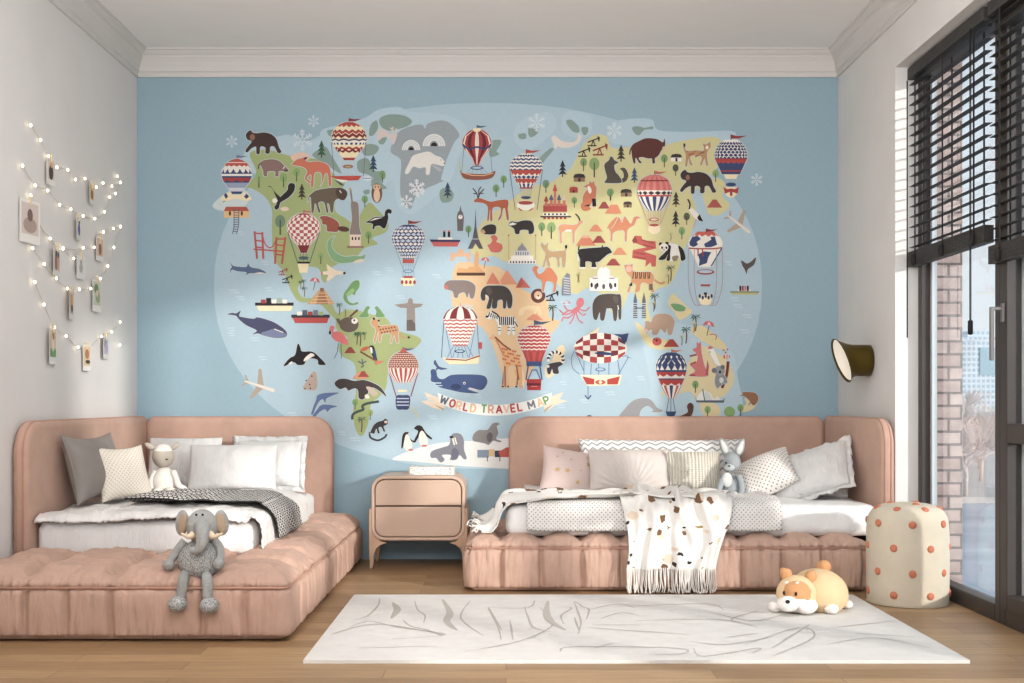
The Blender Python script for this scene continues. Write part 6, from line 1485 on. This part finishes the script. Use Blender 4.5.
# rabbit plush on the right bed
D2 = 6.30
def B2(cx, cy, dy=0.0):
    p = W(600 + cx / 6.827, 431.5 + cy / 6.827, D2 + dy); return p
KB = D2 / F / 6.827
BGR = cloth('blue_grey_plush', (160, 165, 167), fine=300, st=.3); PALE = cloth('pale_grey_lining', (206, 206, 202))
rb = toy('rabbit_plush', 'blue grey plush rabbit sitting between the knit cushion and dotted cushion', B2(890, 455))
tpart('body', ell(B2(890, 372, .02), (84 * KB, .062, 92 * KB), nu=26, nv=16, fn=lambda p: (p.x * (1 - .28 * p.z), p.y * (1 - .2 * p.z), p.z)), BGR, rb)
hd = tpart('head', ell(B2(900, 208, -.005), (60 * KB, .056, 66 * KB), nu=24, nv=16, fn=lambda p: (p.x * (1 - .1 * p.z), p.y, p.z)), BGR, rb)
tpart('muzzle', ell(B2(885, 246, -.045), (36 * KB, .024, 26 * KB), nu=18, nv=12), cloth('grey_muzzle', (186, 190, 190)), rb)
tpart('nose', ell(B2(882, 236, -.069), (8 * KB, .004, 6 * KB), nu=10, nv=6), BLACK, rb)
for cx in (860, 918): tpart('eye', ell(B2(cx, 214, -.054), (6 * KB, .004, 7 * KB), nu=10, nv=6), BLACK, rb)
for cx, cy, rt in ((845, 100, -.42), (958, 105, .38)):
    ear = tpart('ear', ell(B2(cx, cy, .01), (30 * KB, .012, 62 * KB), rot=(0, rt, .1), nu=20, nv=14, fn=lambda p: (p.x * (1 - .35 * p.z), p.y, p.z)), BGR, rb)
    tpart('ear_lining', ell(B2(cx, cy + 3, .002), (19 * KB, .009, 50 * KB), rot=(0, rt, .1), nu=16, nv=12, fn=lambda p: (p.x * (1 - .35 * p.z), p.y, p.z)), PALE, rb)
for q in (((850, 300, -.03), (830, 340, -.045), (812, 400, -.06), (806, 436, -.07)), ((945, 300, -.03), (962, 340, -.04), (968, 395, -.05), (960, 430, -.06))):
    p = [B2(*a) for a in q]; tpart('arm', join(tube(spline([tuple(a) for a in p], 4), .0165, 12), ell(p[-1], .018, nu=14, nv=10)), BGR, rb)
tpart('bib', ell(B2(868, 330, -.052), (36 * KB, .012, 50 * KB), nu=16, nv=12), PALE, rb)
for cx in (845, 915): tpart('foot', ell(B2(cx, 432, -.085), (27 * KB, .035, 26 * KB), nu=16, nv=10), PALE if cx > 900 else BGR, rb)

# lamb doll on the left bed
D3 = 6.0
def L3(cx, cy, dy=0.0):
    p = W(46 + cx / 6.827, 420 + cy / 6.827, D3 + dy); return p
KL = D3 / F / 6.827
FACE = cloth('beige_grey_felt', (190, 180, 168)); LWH = cloth('white_knit', (234, 228, 220), fine=200, st=.5)
lb = toy('lamb_plush', 'white knitted lamb toy with a grey face sitting on the left bed', L3(805, 500))
tpart('body', ell(L3(805, 412, .0), (92 * KL, .065, 98 * KL), nu=26, nv=16, fn=lambda p: (p.x * (1 - .3 * p.z), p.y * (1 - .2 * p.z), p.z)), LWH, lb)
hd = build('head', ell(L3(800, 245, -.005), (72 * KL, .062, 82 * KL), nu=30, nv=22), [LWH, FACE]); under(hd, lb)
c0 = L3(800, 245, -.005)
for p in hd.data.polygons:
    q = p.center - c0; p.material_index = 1 if (q.z < 35 * KL and q.y < .012) else 0
for cx in (755, 822): tpart('eye', ell(L3(cx, 268, -.055), (12 * KL, .004, 4 * KL), nu=10, nv=6), BLACK, lb)
tpart('ear', ell(L3(712, 182, .0), (44 * KL, .012, 20 * KL), rot=(0, .55, 0), nu=16, nv=10), FACE, lb); tpart('ear', ell(L3(880, 180, .0), (40 * KL, .012, 19 * KL), rot=(0, -.5, 0), nu=16, nv=10), FACE, lb)
for q in (((745, 350, -.02), (722, 400, -.035), (712, 450, -.05), (716, 478, -.06)), ((868, 350, -.02), (890, 400, -.035), (905, 445, -.05), (940, 470, -.055))):
    p = [L3(*a) for a in q]; tpart('arm', join(tube(spline([tuple(a) for a in p], 4), .0155, 12), ell(p[-1], .0175, nu=14, nv=10)), LWH, lb)
for cx in (765, 850): tpart('foot', ell(L3(cx, 480, -.075), (34 * KL, .04, 22 * KL), nu=16, nv=10), LWH, lb)
SKY, SUN, CEIL, REAR, EXPO, UP = 1.45, 3.2, 30, 14, -0.1, 160
# ------------------------------------------------------------------ light, sky and camera
wd = bpy.data.worlds.new('sky'); SC.world = wd; wd.use_nodes = True
nt = wd.node_tree; bg = nt.nodes['Background']
tc = nt.nodes.new('ShaderNodeTexCoord'); sp = nt.nodes.new('ShaderNodeSeparateXYZ'); nt.links.new(tc.outputs['Generated'], sp.inputs[0])
rp = nt.nodes.new('ShaderNodeValToRGB'); e = rp.color_ramp.elements
e[0].position = .0; e[0].color = (.86, .88, .90, 1); e[1].position = .6; e[1].color = (.62, .72, .84, 1)
nt.links.new(sp.outputs[2], rp.inputs[0]); nt.links.new(rp.outputs[0], bg.inputs[0]); bg.inputs[1].default_value = SKY
def lamp(name, kind, energy, col, loc=(0, 0, 0), rot=None, size=1, sy=None, look=None):
    l = bpy.data.lights.new(name, kind); l.energy = energy; l.color = col
    if kind == 'AREA': l.shape = 'RECTANGLE'; l.size = size; l.size_y = sy or size
    o = bpy.data.objects.new(name, l); COL.objects.link(o); o.location = loc
    if look: o.rotation_euler = Vector(look).to_track_quat('-Z', 'Y').to_euler()
    return o
az, el = math.radians(46), math.radians(11)
s = lamp('sun', 'SUN', SUN, (1, .95, .90), look=(-math.sin(az) * math.cos(el), math.cos(az) * math.cos(el), -math.sin(el)))
s.data.angle = math.radians(2.6)
lamp('ceiling_light', 'AREA', CEIL, (.98, .99, 1), (-.1, -3.6, 2.98), size=2.6, sy=3.4, look=(0, 0, -1))  # added fill lamp overhead, out of view; not a fixture of the room
lamp('fill_rear', 'AREA', REAR, (.98, .99, 1), (-.2, -7.9, 1.7), size=3.6, sy=2.4, look=(0, 1, -.05))  # added fill lamp behind the camera; there is no window at the rear
lamp('fill_upward', 'AREA', UP, (.96, .98, 1), (-.1, -5.6, 1.9), size=2.4, sy=1.6, look=(0, .6, 1))  # added fill lamp aimed upward to brighten ceiling and upper walls
cam = bpy.data.cameras.new('camera'); co = bpy.data.objects.new('camera', cam); COL.objects.link(co)
co.location = (0, -7, EYE); co.rotation_euler = (PI / 2, 0, 0)
cam.sensor_width = 36; cam.lens = 36 * F / 1024; cam.shift_x = 6 / 1024; cam.shift_y = 58.5 / 1024
cam.clip_end = 2000
SC.camera = co
SC.view_settings.view_transform = 'Standard'; SC.view_settings.look = 'None'
SC.view_settings.exposure = EXPO; SC.view_settings.gamma = .93
